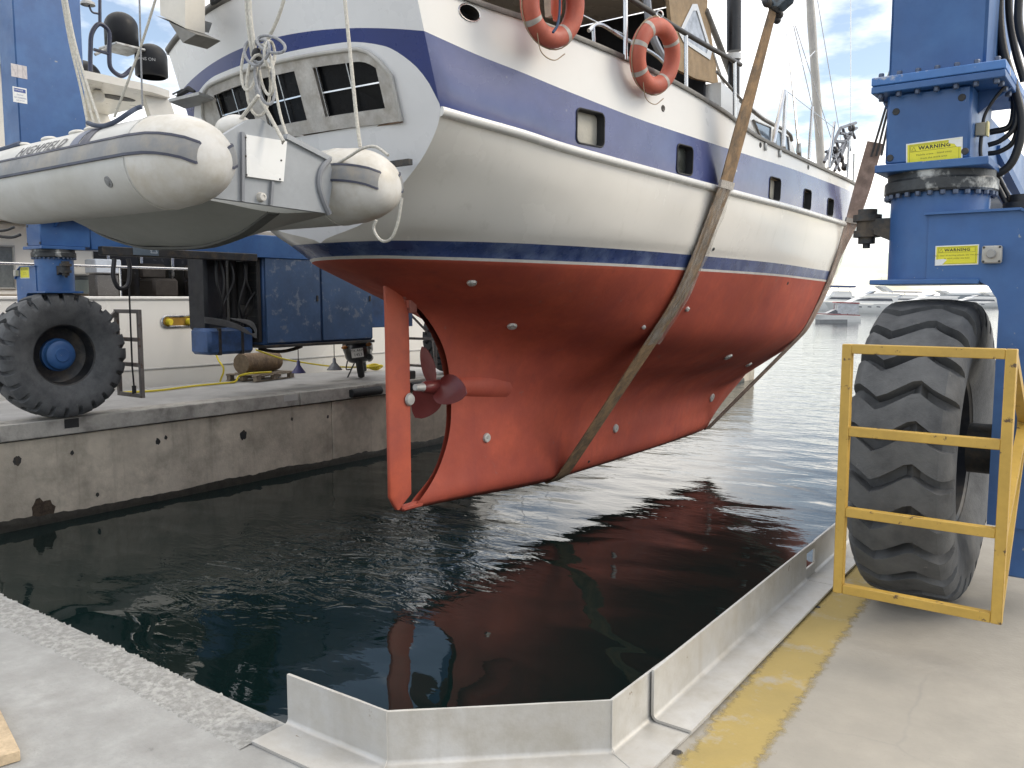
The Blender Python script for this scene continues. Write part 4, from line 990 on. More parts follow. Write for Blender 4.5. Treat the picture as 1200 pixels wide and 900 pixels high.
# ---- wheel guards
def guard(x0, x1, y, zs_, m_, back=None, name='wheel_guard', tk=.042, legs=None):
    mb = MB(); z0, z1 = zs_[0], zs_[-1]; h = tk / 2
    for x in (x0, x1): mb.box(x - h, x + h, y - h, y + h, z0 - h, z1 + h, .003)
    for z in zs_: mb.box(x0 + h, x1 - h, y - h * .96, y + h * .96, z - h, z + h, .003)
    if back:
        for (p0, p1) in back: mb.bar(p0, p1, tk * .95)
    return mb.build(name, m_, lift)
gx0, gx1 = -1.063, -.424
guard(gx0, gx1, 3.97, (.275, .635, 1.005, 1.377), YELLOW, [((gx1, 3.99, .30), (gx1 - .016, 4.70, .96)), ((gx1, 3.99, 1.36), (gx1 - .016, 4.70, 1.03)), ((gx1, 3.99, .635), (gx1 - .016, 4.70, .99))])
mb = MB(); mb.box(gx1 - .045, gx1 + .012, 4.735, 4.752, .92, 1.07, .003); gb = mb.build('guard_bracket', YELLOW, lift)
for z in (.95, 1.04): nut(frame((gx1 + .0, 4.735, z), PX_, PZ_, -PY_), gb)
GREYG = mat('grey_guard_paint', (.17, .155, .145), .6, var=.2, dirt=((.10, .06, .04), .2, 10, .05))
guard(-12.02, -11.42, 6.58, (.22, .66, 1.02, 1.42), GREYG, [((-12.0, 6.56, 1.40), (-12.0, 6.2, 1.1))], tk=.055)
guard(-12.4, -11.55, 13.0, (.22, .78, 1.40), GREYG, [((-12.4, 13.0, 1.4), (-12.0, 13.4, .8)), ((-11.55, 13.0, 1.4), (-11.9, 13.3, .8)), ((-11.9, 13.3, .8), (-11.55, 13.0, .25)), ((-11.55, 13.0, .8), (-11.7, 13.4, .85))], tk=.05)

# ---- power pack between the left legs: panels, radiator, tank, cable reel
XE = -11.62
a = onX(308, 294, XE); b = onX(437, 398, XE); ey0, ey1, ez0, ez1 = a.y, b.y, b.z, a.z + .02
mb = MB(); mb.box(XE - 1.0, XE - .02, ey0, ey1 + .02, ez0, ez1, .02); eng = mb.build('engine_housing', mat('engine_housing_blue', (.045, .11, .27), .55, var=.2, dirt=((.03, .05, .09), .3, 2, .15)), lift)
ymid = onX(376, 350, XE).y
PANEL = BLUE_WORN_SHADED
for y0, y1 in ((ey0 + .03, ymid - .025), (ymid + .025, ey1 - .01)):
    mb = MB(); mb.box(XE - .019, XE + .012, y0, y1, ez0 + .03, ez1 - .04, .008); p_ = mb.build('engine_panel', PANEL, lift)
    mb = MB(); mb.box(XE + .012, XE + .03, y1 - .09, y1 - .05, (ez0 + ez1) / 2 - .06, (ez0 + ez1) / 2 + .04, .004); mb.build('latch', DARK, p_)
mb = MB(); mb.box(XE - 1.02, XE + .02, ey0 - .02, ey1 + .03, ez0 - .05, ez0 - .001, .006); mb.build('engine_skid', DARK, lift)
mb = MB(); mb.box(XE - .9, XE - .1, ey1 + .021, ey1 + 1.2, ez0 + .22, ez1 - .05, .01); mb.build('valve_box', MATS['engine_housing_blue'], lift)
mb = MB(); mb.tube([Vector((XE - .3, ey0 + .1 + .9 * k / 10, ez0 - .07 - .07 * math.sin(math.pi * k / 10))) for k in range(11)], .03, 8); mb.build('exhaust_pipe', DARK, lift)
# radiator grille with bars
rg = MB(); rg.box(XE - .98, XE - .05, ey0 - .10, ey0 - .021, ez0 + .05, ez1 - .08, .01); rad = rg.build('radiator', BLACK, lift)
mb = MB()
for k in range(12): z = ez0 + .12 + (ez1 - ez0 - .26) * k / 11; mb.box(XE - .95, XE - .06, ey0 - .112, ey0 - .1005, z - .006, z + .006)
mb.build('radiator_bars', DARK, rad)
# hydraulic machinery hanging off the beam in front of the radiator
a = onX(213, 292, XE - .25); b = onX(262, 388, XE - .25)
mb = MB(); mb.box(XE - .75, XE - .25, a.y + .38, b.y + .1, b.z, a.z + .05, .05); mb.build('hydraulic_tank', mat('shade_dark_tank', (.012, .014, .02), .6, var=.3, bump=.3), lift)  # near-black colour stands in for the lift's shade over the machinery
a2 = onX(262, 300, XE - .15)
for (dy, z0, z1, r_) in ((.1, 1.3, 2.3, .09), (.33, 1.2, 2.35, .07), (.5, 1.5, 2.2, .11)):
    mb = MB(); mb.cyl((XE - .4, a2.y + dy, z0), (XE - .4, a2.y + dy, z1), r_, n=14); mb.build('hydraulic_cylinder', BLACK, lift)
for k in range(7):
    y = a2.y + random.uniform(-.1, .6); mb = MB(); mb.tube(spline([(XE - .2, y, 2.3), (XE - .12, y + random.uniform(-.1, .1), 1.9), (XE - .15, y + random.uniform(-.2, .2), 1.5), (XE - .3, y + random.uniform(-.2, .2), 1.15)]), .018, 7); mb.build('hose', HOSE, lift)
# fuel tank
a = onX(216, 386, XE - .1); c_ = onX(299, 386, XE - .1); d_ = onX(230, 419, XE - .1)
mb = MB(); mb.box(XE - .62, XE - .1, a.y + .42, c_.y - .02, d_.z + .02, a.z, .05); ft = mb.build('fuel_tank', mat('tank_blue', (.05, .12, .30), .5, var=.15, dirt=((.02, .04, .08), .35, 3, .15)), lift)
for y in (a.y + .62, c_.y - .25): mb = MB(); mb.box(XE - .63, XE - .092, y - .03, y + .03, d_.z + .012, a.z + .006, .01); mb.build('tank_strap', DARK, ft)
mb = MB(); mb.cyl((XE - .4, a.y + .8, a.z), (XE - .4, a.y + .8, a.z + .09), .06, n=14); mb.build('filler_cap', BLUE, ft)
# bundle of thin cables looped over the tank
for k in range(7):
    u = 245 + 4 * k; mb = MB(); mb.tube(spline([onX(240, 372 + k, XE - .02), onX(265 + k * 2, 376 + k * 1.5, XE + .0), onX(285 + k, 384 + k * 1.2, XE), onX(300, 396 - k, XE + .0), onX(296, 384 - k, XE - .03), onX(270, 373, XE - .05)]), .009, 6); mb.build('cable', mat('cable_grey', (.11, .115, .12), .6, var=.2), lift)
# steering tie bar along the left side, below the dinghy, and hanging cable
a = onX(118, 291, XE + .2); b = onX(300, 293, XE + .2)
mb = MB(); mb.box(XE + .12, XE + .24, a.y, b.y, a.z - .09, a.z + .03, .01); tb = mb.build('tie_bar', DARK, lift)
c_ = onX(165, 289, XE + .245); d_ = onX(186, 300, XE + .245); mb = MB(); mb.box(XE + .2405, XE + .25, c_.y - .12, d_.y, d_.z, c_.z + .06, .002); mb.build('maker_plate', mat('slate_plate', (.12, .16, .20), .5, var=.2), tb)
MP = frame((XE + .2515, (c_.y + d_.y) / 2 + .06, (c_.z + d_.z) / 2 + .03), PY_, PZ_, PX_)
mb = MB()
for (p, q_) in (((-.05, -.05), (.05, -.05)), ((.05, -.05), (0, .05)), ((0, .05), (-.05, -.05)), ((-.06, -.02), (.06, .02))): mb.bar(MP @ Vector((*p, 0)), MP @ Vector((*q_, 0)), .012, .001, up=PX_)
mb.build('maker_mark', mat('pale_mark', (.45, .5, .55), .5), tb)
mb = MB(); mb.tube(spline([onX(134, 303, XE + .26), onX(133, 325, XE + .26), onX(140, 338, XE + .26), onX(149, 335, XE + .26), onX(152, 315, XE + .26), onX(150, 303, XE + .26)]), .03, 8); mb.build('hose', HOSE, lift)
mb = MB(); mb.tube([onX(151, 330, XE + .26), onX(153, 380, XE + .2), onX(155, 430, XE + .1), onX(157, 452, XE)], .012, 6); mb.build('hanging_cable', HOSE, lift)
mb = MB(); e = onX(157, 452, XE); mb.cyl(e, e + Vector((0, 0, -.12)), .03, n=8); mb.build('cable_plug', BLACK, lift)
mb = MB(); mb.tube(spline([onX(-20, 270, -12.2), onX(5, 270, -12.1), onX(17, 266, -12)]), .018, 7); mb.tube(spline([onX(-20, 272, -12.2), onX(0, 277, -12.1), onX(14, 278, -12), onX(24, 275, -11.9)]), .02, 7); mb.build('hose', HOSE, lift)

# ================================================================== SLINGS
WEB = mat('brown_webbing', (.35, .225, .12), .85, var=.25, scale=6, dirt=((.10, .08, .06), .4, 5, .15), bump=.5, bscale=130)
WEBP = mat('pale_webbing', (.46, .33, .27), .85, var=.2, scale=6, dirt=((.22, .16, .13), .35, 5, .15), bump=.5, bscale=130)
def plastic():
    m = bpy.data.materials.new('plastic_wrap'); m.use_nodes = True; N = m.node_tree.nodes; L = m.node_tree.links; b = N['Principled BSDF']
    b.inputs['Base Color'].default_value = (.50, .46, .41, 1); b.inputs['Roughness'].default_value = .22
    n = N.new('ShaderNodeTexNoise'); n.inputs['Scale'].default_value = 7; n.inputs['Detail'].default_value = 6
    mp_ = N.new('ShaderNodeMapping'); mp_.inputs['Scale'].default_value = (1, 2.5, .6); t_ = N.new('ShaderNodeTexCoord'); L.new(t_.outputs['Object'], mp_.inputs[0]); L.new(mp_.outputs[0], n.inputs['Vector'])
    r_ = N.new('ShaderNodeValToRGB'); r_.color_ramp.elements[0].position = .35; r_.color_ramp.elements[0].color = (.04, .04, .04, 1); r_.color_ramp.elements[1].position = .68; r_.color_ramp.elements[1].color = (.50, .50, .50, 1)
    L.new(n.outputs['Fac'], r_.inputs[0]); L.new(r_.outputs[0], b.inputs['Alpha'])
    bp = N.new('ShaderNodeBump'); bp.inputs['Strength'].default_value = .9; bp.inputs['Distance'].default_value = .03; L.new(n.outputs['Fac'], bp.inputs['Height']); L.new(bp.outputs[0], b.inputs['Normal'])
    return m
WRAP = plastic()
def sling(s0, top_b, top_z, m_, w_, label, wrap, top_w, twist=0.):
    pts = [(top_b, top_z), (-top_b, top_z)]
    for k in range(90):
        z = -.96 + 4.6 * k / 89; P, n_ = hull_at(s0, z)
        if P: pts += [(P.x - PC + .016, P.z), (-(P.x - PC) - .016, P.z)]
    r_, n_ = hull_at(s0, zr(s0)); pts += [(r_.x - PC + .085, zr(s0) - .02), (-(r_.x - PC) - .085, zr(s0) - .02), (0, -.985 if s0 < 14 else -.89)]
    pts.sort(); lo = []
    for p in pts:
        while len(lo) >= 2 and (lo[-1][0] - lo[-2][0]) * (p[1] - lo[-2][1]) - (lo[-1][1] - lo[-2][1]) * (p[0] - lo[-2][0]) <= 0: lo.pop()
        lo.append(p)
    lo = lo[::-1]      # from starboard top down and round
    L_ = [0]
    for a, b in zip(lo, lo[1:]): L_.append(L_[-1] + math.dist(a, b))
    def at_(t):
        for k in range(len(lo) - 1):
            if L_[k] <= t <= L_[k + 1] + 1e-9:
                q_ = (t - L_[k]) / max(1e-9, L_[k + 1] - L_[k]); return lo[k][0] + (lo[k + 1][0] - lo[k][0]) * q_, lo[k][1] + (lo[k + 1][1] - lo[k][1]) * q_
        return lo[-1]
    n = 150; path = [at_(L_[-1] * i / n) for i in range(n + 1)]
    def ribbon(path, wd, off, thick, wr=0.0, ysh=0.0):
        G = []; m = len(path)
        for i, (b, z) in enumerate(path):
            a, c = path[max(0, i - 1)], path[min(m - 1, i + 1)]; t = Vector((c[0] - a[0], 0, c[1] - a[1])).normalized(); nn = Vector((-t.z, 0, t.x))
            if nn.dot(Vector((b, 0, z - 2.5))) < 0: nn = -nn
            w2 = wd(i) / 2; row = []; tw = twist * min(1, max(0, (z - 2.3) / 1.2)) if b > 0 else 0; wv = Vector((0, math.cos(tw), 0)) + nn * math.sin(tw)
            K = 6
            for k in range(K + 1):
                y = -w2 + 2 * w2 * k / K; o_ = off + thick + wr * mn.noise((i * .35, k * 1.7, s0)) + (.004 if k in (1, 5) else 0)
                row.append(tuple(Vector((PC + b, s0 + ysh + wr * .8 * mn.noise((i * .2, 3, s0 + k)), z)) + wv * (y + .25 * w2 * math.sin(tw)) + nn * o_ * math.cos(tw) - Vector((0, 1, 0)) * o_ * math.sin(tw)))
            for k in range(K, -1, -1):
                y = -w2 + 2 * w2 * k / K; row.append(tuple(Vector((PC + b, s0 + ysh, z)) + wv * (y + .25 * w2 * math.sin(tw)) + nn * (off + (wr * .3 if wr else 0))))
            G.append(row)
        return G
    root = thing('lifting_sling', (PC, s0, -.98), label, 'sling', 'slings under the yacht')
    def wd(i):
        t = L_[-1] * i / n; d = min(t, L_[-1] - t); return top_w + (w_ - top_w) * min(1, d / 1.4)
    mb = MB(); mb.grid(ribbon(path, wd, .002, .012), cv=True); mb.build('webbing', m_, root, smooth=50)
    if wrap:
        sub = [p for p in path if p[0] > .4 and wrap[0] < p[1] < wrap[1]]
        mb = MB(); mb.grid(ribbon(sub, lambda i: w_ * 1.22 + .03 * mn.noise((i * .3, 1, 1)), -.006 + .012, .02, .03, .02), cv=True); mb.build('plastic_sleeve', WRAP, root, smooth=60)
        for z_ in (wrap[1] - .03,):
            k = min(range(len(sub)), key=lambda q_: abs(sub[q_][1] - z_)); seg = sub[max(0, k - 1):k + 2]
            mb = MB(); mb.grid(ribbon(seg, lambda i: w_ * 1.12, .0, .034, .006), cv=True); mb.build('sleeve_tape', mat('clear_tape', (.42, .38, .34), .25, var=.2, scale=30), root, smooth=60)
    return root
sling(9.97, 3.0, 4.92, WEB, .35, 'brown webbing sling nearest the propeller, wrapped in clear plastic at the bilge', (1.0, 3.02), .20)
sling(15.3, 2.83, 4.2, WEBP, .27, 'pale brown webbing sling round the hull near the bow', (1.7, 3.0), .26, R(62))
def block(s0, b, z, sd_, label):
    x = PC + sd_ * b; d = Vector((sd_ * -.0 + (.31 if sd_ > 0 else -.31), 0, 1)).normalized(); root = thing('hoist_block', (x, s0, z), label, 'hoist block', 'hoist blocks')
    e1 = Vector((0, 1, 0)); e2 = d.cross(e1).normalized(); o0 = Vector((x, s0, z))
    mb = MB()
    for y in (-.11, .09):
        mb.prism([o0 + e1 * y + d * a + e2 * c for a, c in ((.02, -.09), (.12, -.17), (.55, -.17), (.62, -.1), (.62, .1), (.55, .17), (.12, .17), (.02, .09))], e1 * .02)
    mb.build('side_plate', mat('block_grey', (.17, .21, .24), .5, metal=.2, var=.25, dirt=((.07, .06, .05), .3, 8, .1)), root)
    mb = MB(); mb.cyl(o0 + d * .38 + e1 * -.085, o0 + d * .38 + e1 * .085, .15, n=24); mb.build('sheave', DARK, root)
    mb = MB(); mb.cyl(o0 + d * .03 - e1 * .2, o0 + d * .03 + e1 * .2, .04, n=14); mb.sphere(tuple(o0 + d * .03 - e1 * .2), .055); mb.sphere(tuple(o0 + d * .0 + e1 * .2), .055); mb.sphere(tuple(o0 + d * -.06 + e1 * .2), .045); mb.build('pin', DARK, root)
    for y in (-.05, .0, .05):
        mb = MB(); p1 = Vector((PC + sd_ * 4.1, s0 + y, 8.9)); mb.cyl(o0 + d * .45 + e1 * y, p1, .011, n=6); mb.build('wire_rope', DARK, root)
block(9.97, 3.0, 4.9, 1, 'grey hoist block pinned to the sling at the top edge of the photo'); block(9.97, 3.0, 4.9, -1, 'grey hoist block on the far side of the nearer sling')
for sd_ in (1, -1):
    x = PC + sd_ * 3.03; root = thing('hoist_block', (x, 15.3, 4.7), 'small hoist block on wire ropes beside the right column flange' if sd_ > 0 else 'hoist block on the far side of the bow sling', 'hoist block', 'hoist blocks')
    o0 = Vector((x, 15.3, 4.75)); d = Vector((.31 * sd_, 0, 1)).normalized()
    for k, y in enumerate((-.12, -.04, .04, .12)):
        mb = MB(); mb.cyl(Vector((PC + sd_ * (2.83 + (y + .12) * 1.0), 15.3 - .1, 4.2)) + Vector((0, 0, -.25)), o0 + d * .35 + Vector((y * .35 * sd_, 0, 0)), .020, n=6); mb.build('strop', DARK, root)
    mb = MB(); mb.box(-.14, .14, -.14, .14, .33, .62, .03, frame(o0, d.cross(Vector((0, 1, 0))).normalized() * -1, Vector((0, 1, 0)), d)); mb.build('side_plate', MATS['block_grey'], root)
    for y in (-.1, 0, .1):
        mb = MB(); mb.cyl(o0 + d * .6 + Vector((y * .8, 0, 0)), Vector((PC + sd_ * 4.1, 15.3 + y, 8.9)), .012, n=6); mb.build('wire_rope', DARK, root)

# ================================================================== DECK GEAR OF THE YACHT
SS_ = STEEL
CAPR = MATS['grey_cap_rail']
DKRAIL = mat('dark_hand_rail', (.06, .055, .05), .45, var=.2)
XR = -4.42
# guard rail along the starboard side: stanchions under a dark hand rail
mb = MB(); rp = [onX(700, -26, XR - .05), onX(735, -4, XR), onX(800, 37, XR + .05), onX(868, 76, XR + .08)]; mb.tube(spline(rp, 6), .028, 10); mb.build('hand_rail', DKRAIL, yacht)
for (u0, v0, u1, v1, x) in ((733, -4, 733, 70, XR), (804, 40, 804, 103, XR + .05), (861, 72, 861, 140, XR + .08)):
    mb = MB(); mb.cyl(onX(u0, v0, x), onX(u1, v1, x), .024, n=10); mb.build('stanchion', SS_, yacht)
mb = MB(); mb.tube(spline([onX(690, 36, XR - .1), onX(700, 28, XR - .1), (onX(730, 44, XR - .1)), onX(770, 66, XR - .1), onX(783, 80, XR - .1)], 5), .02, 8); mb.build('inner_rail', SS_, yacht)
mb = MB(); mb.cyl(onX(695, 32, XR - .1), onX(696, 52, XR - .1), .018, n=8); mb.build('stanchion', SS_, yacht)
mb = MB(); mb.tube(spline([onX(676, 14, XR - .1), onX(700, 26, XR - .1), onX(735, 42, XR - .1)], 5), .006, 6); mb.build('life_line', STEEL, yacht)
# cockpit shelter: tan side panel with a triangular window, dark opening behind
TAN = mat('tan_panel', (.40, .28, .16), .7, var=.2, scale=7, bump=.2, bscale=60)
XC = -5.1
def P(u, v, x=XC): return onX(u, v, x)
panel = [P(778, -60), P(829, -60), P(829, 10), P(842, 98), P(815, 92), P(787, 78), P(787, 30)]
mb = MB(); mb.prism(panel, (-.05, 0, 0)); sh = mb.build('shelter_side', TAN, yacht, smooth=20)
def tri(k, off):
    pts = [(798, 38), (812, 9), (817, 9), (832, 58), (830, 66), (803, 48)]; c = (815, 38); return [P(c[0] + (u - c[0]) * k, c[1] + (v - c[1]) * k, XC + off) for u, v in pts]
mb = MB(); a, b = tri(1.15, .012), tri(.88, .016); mb.grid([[tuple(p) for p in tri(1.15, .0)], [tuple(p) for p in a], [tuple(p) for p in b], [tuple(p) for p in tri(.88, .002)]], cv=True); mb.build('window_frame', WHITE, sh, smooth=20)
mb = MB(); mb.add([tuple(p) for p in tri(.9, .004)], [tuple(range(6))]); mb.build('window_pane', mat('pale_pane', (.55, .58, .62), .15, var=.3, scale=8), sh, smooth=0)
# body of the shelter: roof, far side and dark inside
y0 = P(690, 20).y; y1 = P(835, 50).y
mb = MB(); mb.box(XC - 3.1, XC - .06, y0, y1 - .1, 5.75, 5.85, .02); mb.build('shelter_roof', WHITE, yacht)
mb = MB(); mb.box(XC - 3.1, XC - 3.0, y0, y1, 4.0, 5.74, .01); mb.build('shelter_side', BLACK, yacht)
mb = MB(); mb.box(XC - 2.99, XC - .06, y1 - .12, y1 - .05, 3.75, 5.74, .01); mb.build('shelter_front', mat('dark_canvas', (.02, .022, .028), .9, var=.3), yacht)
mb = MB(); mb.box(XC - 2.6, XC - .4, P(700, 40).y, P(745, 40).y, 3.9, 4.5, .05); mb.build('wheel_console', MATS['dark_canvas'], yacht)
mb = MB(); mb.box(XC - .5, XC - .1, P(705, 40).y, P(730, 40).y, 4.2, 4.34, .03); mb.build('seat_cushion', WHITE, yacht)
mb = MB(); mb.tube(spline([P(757, -40), P(758, 0), P(764, 40), P(784, 80)], 5), .05, 8); mb.build('shelter_arch', mat('arch_grey', (.36, .38, .42), .4, var=.1), yacht)
mb = MB(); mb.tube(spline([P(827, 12), P(842, 50), P(858, 92)], 4), .045, 10); mb.build('shelter_strut', CAPR, yacht)
mb = MB(); mb.cyl(P(835, 60), P(848, 100), .02, n=8); mb.build('stay_tail', SS_, yacht)
# black post with a pale collar
mb = MB(); mb.cyl(P(860, 112, -5.0), P(860, 64, -5.0), .085, n=16); mb.cyl(P(860, 60, -5.0), onX(862, -400, -5.0), .105, n=16); post = mb.build('boom_post', mat('black_post', (.022, .022, .025), .35, var=.2), yacht)
mb = MB(); mb.cyl(P(860, 70, -5.0), P(860, 63, -5.0), .11, n=16); mb.build('post_collar', WHITE, post)
# coachroof forward with small windows, rails on top
XF = -4.95
cw = [onX(845, 96, XF), onX(880, 124, XF), onX(926, 156, XF), onX(936, 196, XF), onX(890, 200, XF), onX(845, 160, XF)]
mb = MB(); mb.prism(cw, (-3.2, 0, 0)); cr_ = mb.build('coachroof', WHITE, yacht, smooth=20)
for q_ in (((883, 141), (903, 149), (902, 169), (894, 166)), ((908, 152), (915, 155), (916, 174), (909, 172)), ((919, 158), (923, 160), (925, 178), (920, 176))):
    mb = MB(); mb.prism([onX(u, v, XF + .003) for u, v in q_], (.012, 0, 0)); f_ = mb.build('cabin_window', mat('blue_grey_glass', (.16, .21, .28), .08, var=.3, coat=.5), cr_, smooth=0)
    mb = MB(); mb.tube([onX(u, v, XF + .018) for u, v in q_], .018, 6, closed=True); mb.build('window_frame', GALV, cr_)
mb = MB(); mb.tube(spline([onX(868, 118, XF + .2), onX(895, 140, XF + .2), onX(926, 158, XF + .2), onX(928, 165, XF + .2)], 4), .028, 8); mb.build('grab_rail', CAPR, yacht)
mb = MB(); mb.tube(spline([onX(840, 84, XF + .3), onX(870, 118, XF + .3), onX(890, 136, XF + .3)], 4), .02, 8); mb.build('grab_rail', CAPR, yacht)
# fore rail stanchions, pulpit
XB = -4.3
for (u0, v0, u1, v1, r_) in ((919, 106, 906, 168, .03), (921, 107, 918, 172, .03), (952, 125, 948, 186, .025), (978, 143, 971, 197, .025), (995, 165, 993, 208, .02), (1001, 180, 1000, 214, .02)):
    mb = MB(); mb.cyl(onX(u0, v0, XB), onX(u1, v1, XB), r_, n=8); mb.build('stanchion', SS_, yacht)
mb = MB(); mb.tube([onX(919, 106, XB), onX(921, 106, XB), onX(952, 130, XB), onX(978, 150, XB)], .006, 6); mb.build('life_line', STEEL, yacht)
# forestay with furled sail, shrouds
A = Vector((PC, 22.0, 4.35)); B = onX(948, -20, PC); 
mb = MB(); pts = [A.lerp(B, t / 14) + Vector((0, .02 * mn.noise((t, 0, 1)), 0)) for t in range(15)]; far_ = A + (B - A) * 2.4
mb.tube(pts + [far_], [.06] + [.10 + .025 * mn.noise((t * 1.3, 2, 2)) for t in range(14)] + [.04], 12); mb.build('furled_sail', mat('sail_cloth', (.62, .61, .58), .8, var=.1, scale=5, bump=.4, bscale=25), yacht)
def wire(a, b, r_=.008, m_=STEEL, name='stay'): mb = MB(); mb.cyl(a, b, r_, n=6); mb.build(name, m_, yacht)
top = (onX(922, -60, -5.2))
wire(onX(936, 176, XB), onX(920, 15, XB - .5), .018); wire(onX(930, 30, -5.5), onX(960, 160, -5.5), .008); wire(onX(932, 30, -5.6), onX(975, 165, -5.6), .008)
wire(onX(905, 112, -5), onX(955, 60, -5), .008); wire(onX(997, -30, -6), onX(997, 200, -6), .01); wire(onX(958, 0, -6.6), onX(988, 180, -6.6), .009)
mb = MB(); mb.tube([onX(936, 168, XB), onX(936, 178, XB), onX(938, 184, XB)], [.03, .04, .02], 8); mb.build('rigging_screw', GALV, yacht)
# folded boarding ladder lashed at the bow
ld = []
XL_ = -4.6
for (a, b) in (((966, 190), (985, 150)), ((972, 196), (996, 156)), ((978, 200), (1000, 150)), ((985, 150), (1003, 144)), ((990, 160), (1004, 150)), ((968, 186), (978, 182)), ((973, 176), (986, 176)), ((978, 166), (992, 166)), ((984, 156), (998, 158)), ((974, 178), (984, 200)), ((980, 165), (990, 198)), ((988, 152), (996, 176)), ((968, 178), (976, 176)), ((995, 146), (1002, 162))):
    mb = MB(); mb.cyl(onX(*a, XL_), onX(*b, XL_), .028, n=6); mb.build('ladder_bar', mat('ladder_grey', (.16, .17, .20), .45, metal=.4, var=.3), yacht)
for c in ((978, 176), (985, 186), (998, 150), (990, 196)):
    mb = MB(); mb.sphere(tuple(onX(*c, XL_)), .07, 10, 6); mb.build('ladder_joint', MATS['black_post'], yacht)
# cleats and fairleads on the bulwark
for (u, v) in ((896, 172), (913, 180)):
    P_, n_ = hull_hit(u, v); mb = MB(); mb.box(-.03, .03, -.05, .05, 0, .03, .01, frame(P_, Vector((0, 1, 0)), PZ_, PX_)); mb.build('fairlead', GALV, yacht)
# port davit head seen past the transom: white locker on a grey bracket
DV = mat('davit_grey', (.20, .19, .17), .5, var=.25)
mb = MB(); y = 4.6
mb.prism([onY(182, 18, y), onY(230, 40, y), onY(214, 50, y), onY(197, 24, y)], (0, .25, 0)); mb.build('davit_bracket', DV, yacht)
mb = MB(); mb.prism([onY(186, -30, y + .02), onY(217, -30, y + .02), onY(217, 33, y + .02), onY(188, 18, y + .02)], (0, .2, 0)); mb.build('davit_locker', mat('cream_locker', (.72, .68, .60), .5, var=.06), yacht)
mb = MB(); mb.cyl(onY(219, -20, y + .3), onY(226, 22, y + .3), .022, n=8); mb.cyl(onY(228, -20, y + .3), onY(229, 20, y + .3), .018, n=8); mb.build('davit_strut', DV, yacht)
mb = MB(); mb.prism([onY(218, 18, y + .25), onY(232, 22, y + .25), onY(228, 34, y + .25), onY(216, 30, y + .25)], (0, .15, 0)); mb.build('davit_foot', GALV, yacht)
# davit arms out over the stern (their heads are above the picture)
for x in (-5.0, -7.6):
    mb = MB(); mb.tube(spline([(x, 5.35, 4.35), (x, 5.2, 5.4), (x, 4.7, 6.0), (x, 3.7, 6.2)]), .06, 10); mb.build('davit_arm', DV, yacht)
# dark fitting on the taffrail
A = onY(262, 2, 5.1); mb = MB(); mb.box(A.x - .12, A.x + .2, A.y - .08, A.y + .05, A.z - .03, A.z + .06, .02); mb.build('taffrail_fitting', BLACK, yacht)

# ================================================================== LIFEBUOYS
BUOY = mat('faded_orange_foam', (.52, .125, .075), .6, var=.12, scale=6, dirt=((.40, .10, .07), .3, 5, .15), bump=.15, bscale=50)
TAPE = mat('reflective_tape', (.42, .39, .35), .4, var=.15, scale=20)
def lifebuoy(u, v, x, tilt, label):
    C = onX(u, v, x); root = thing('lifebuoy', C + Vector((0, 0, -.38)), label, 'lifebuoy', 'lifebuoys on the starboard rail')
    ez = Vector((.16, tilt, 1)).normalized(); nx = Vector((1, -.18, -.12)).normalized(); nx = (nx - ez * nx.dot(ez)).normalized(); ey = ez.cross(nx).normalized()
    F = frame(C, ey, ez, nx); Rm, r_ = .285, .088
    def ringpts(ph, k): return F @ Vector(((Rm + r_ * k * math.cos(ph[1])) * math.cos(ph[0]), (Rm + r_ * k * math.cos(ph[1])) * math.sin(ph[0]), r_ * k * .92 * math.sin(ph[1])))
    mb = MB(); mb.grid([[tuple(ringpts((2 * math.pi * i / 48, 2 * math.pi * j / 18), 1)) for j in range(18)] for i in range(48)], cu=True, cv=True); mb.build('ring', BUOY, root, smooth=180)
    for a in (35, 125, 215, 305, 165):
        G = [[tuple(ringpts((R(a - 4 + 8 * i / 4), 2 * math.pi * j / 18), 1.012)) for j in range(18)] for i in range(5)]
        mb = MB(); mb.grid(G, cv=True); mb.build('tape_band', TAPE, root, smooth=180)
    pts = []
    for k in range(4):
        a0 = R(80 + 90 * k); 
        for j in range(8):
            t = j / 8; a = a0 + R(90) * t; rr = Rm + r_ * (1.03 + .10 * math.sin(math.pi * t)); pts.append(F @ Vector((rr * math.cos(a), rr * math.sin(a), 0)))
    mb = MB(); mb.tube(pts, .006, 6, closed=True); mb.build('grab_line', mat('tan_line', (.35, .26, .17), .8), root)
    mb = MB(); mb.tube(spline([F @ Vector((-.22, -.26, .05)), F @ Vector((-.16, -.42, .06)), F @ Vector((.02, -.47, .05)), F @ Vector((.16, -.40, .04))]), .005, 6); mb.build('trailing_line', MATS['tan_line'], root)
    mb = MB(); h = F @ Vector((0, Rm + r_ + .03, 0)); mb.tube([h + Vector((.02 * math.cos(t), .03 * math.cos(t), .035 * math.sin(t))) for t in [2 * math.pi * k / 12 for k in range(12)]], .008, 6, closed=True); mb.build('hook', STEEL, root)
lifebuoy(648, 4, -4.36, -.10, 'faded orange lifebuoy holding a lamp, cut by the top edge of the photo')
lifebuoy(768, 66, -4.22, -.10, 'faded orange lifebuoy hanging by itself from the guard rail')
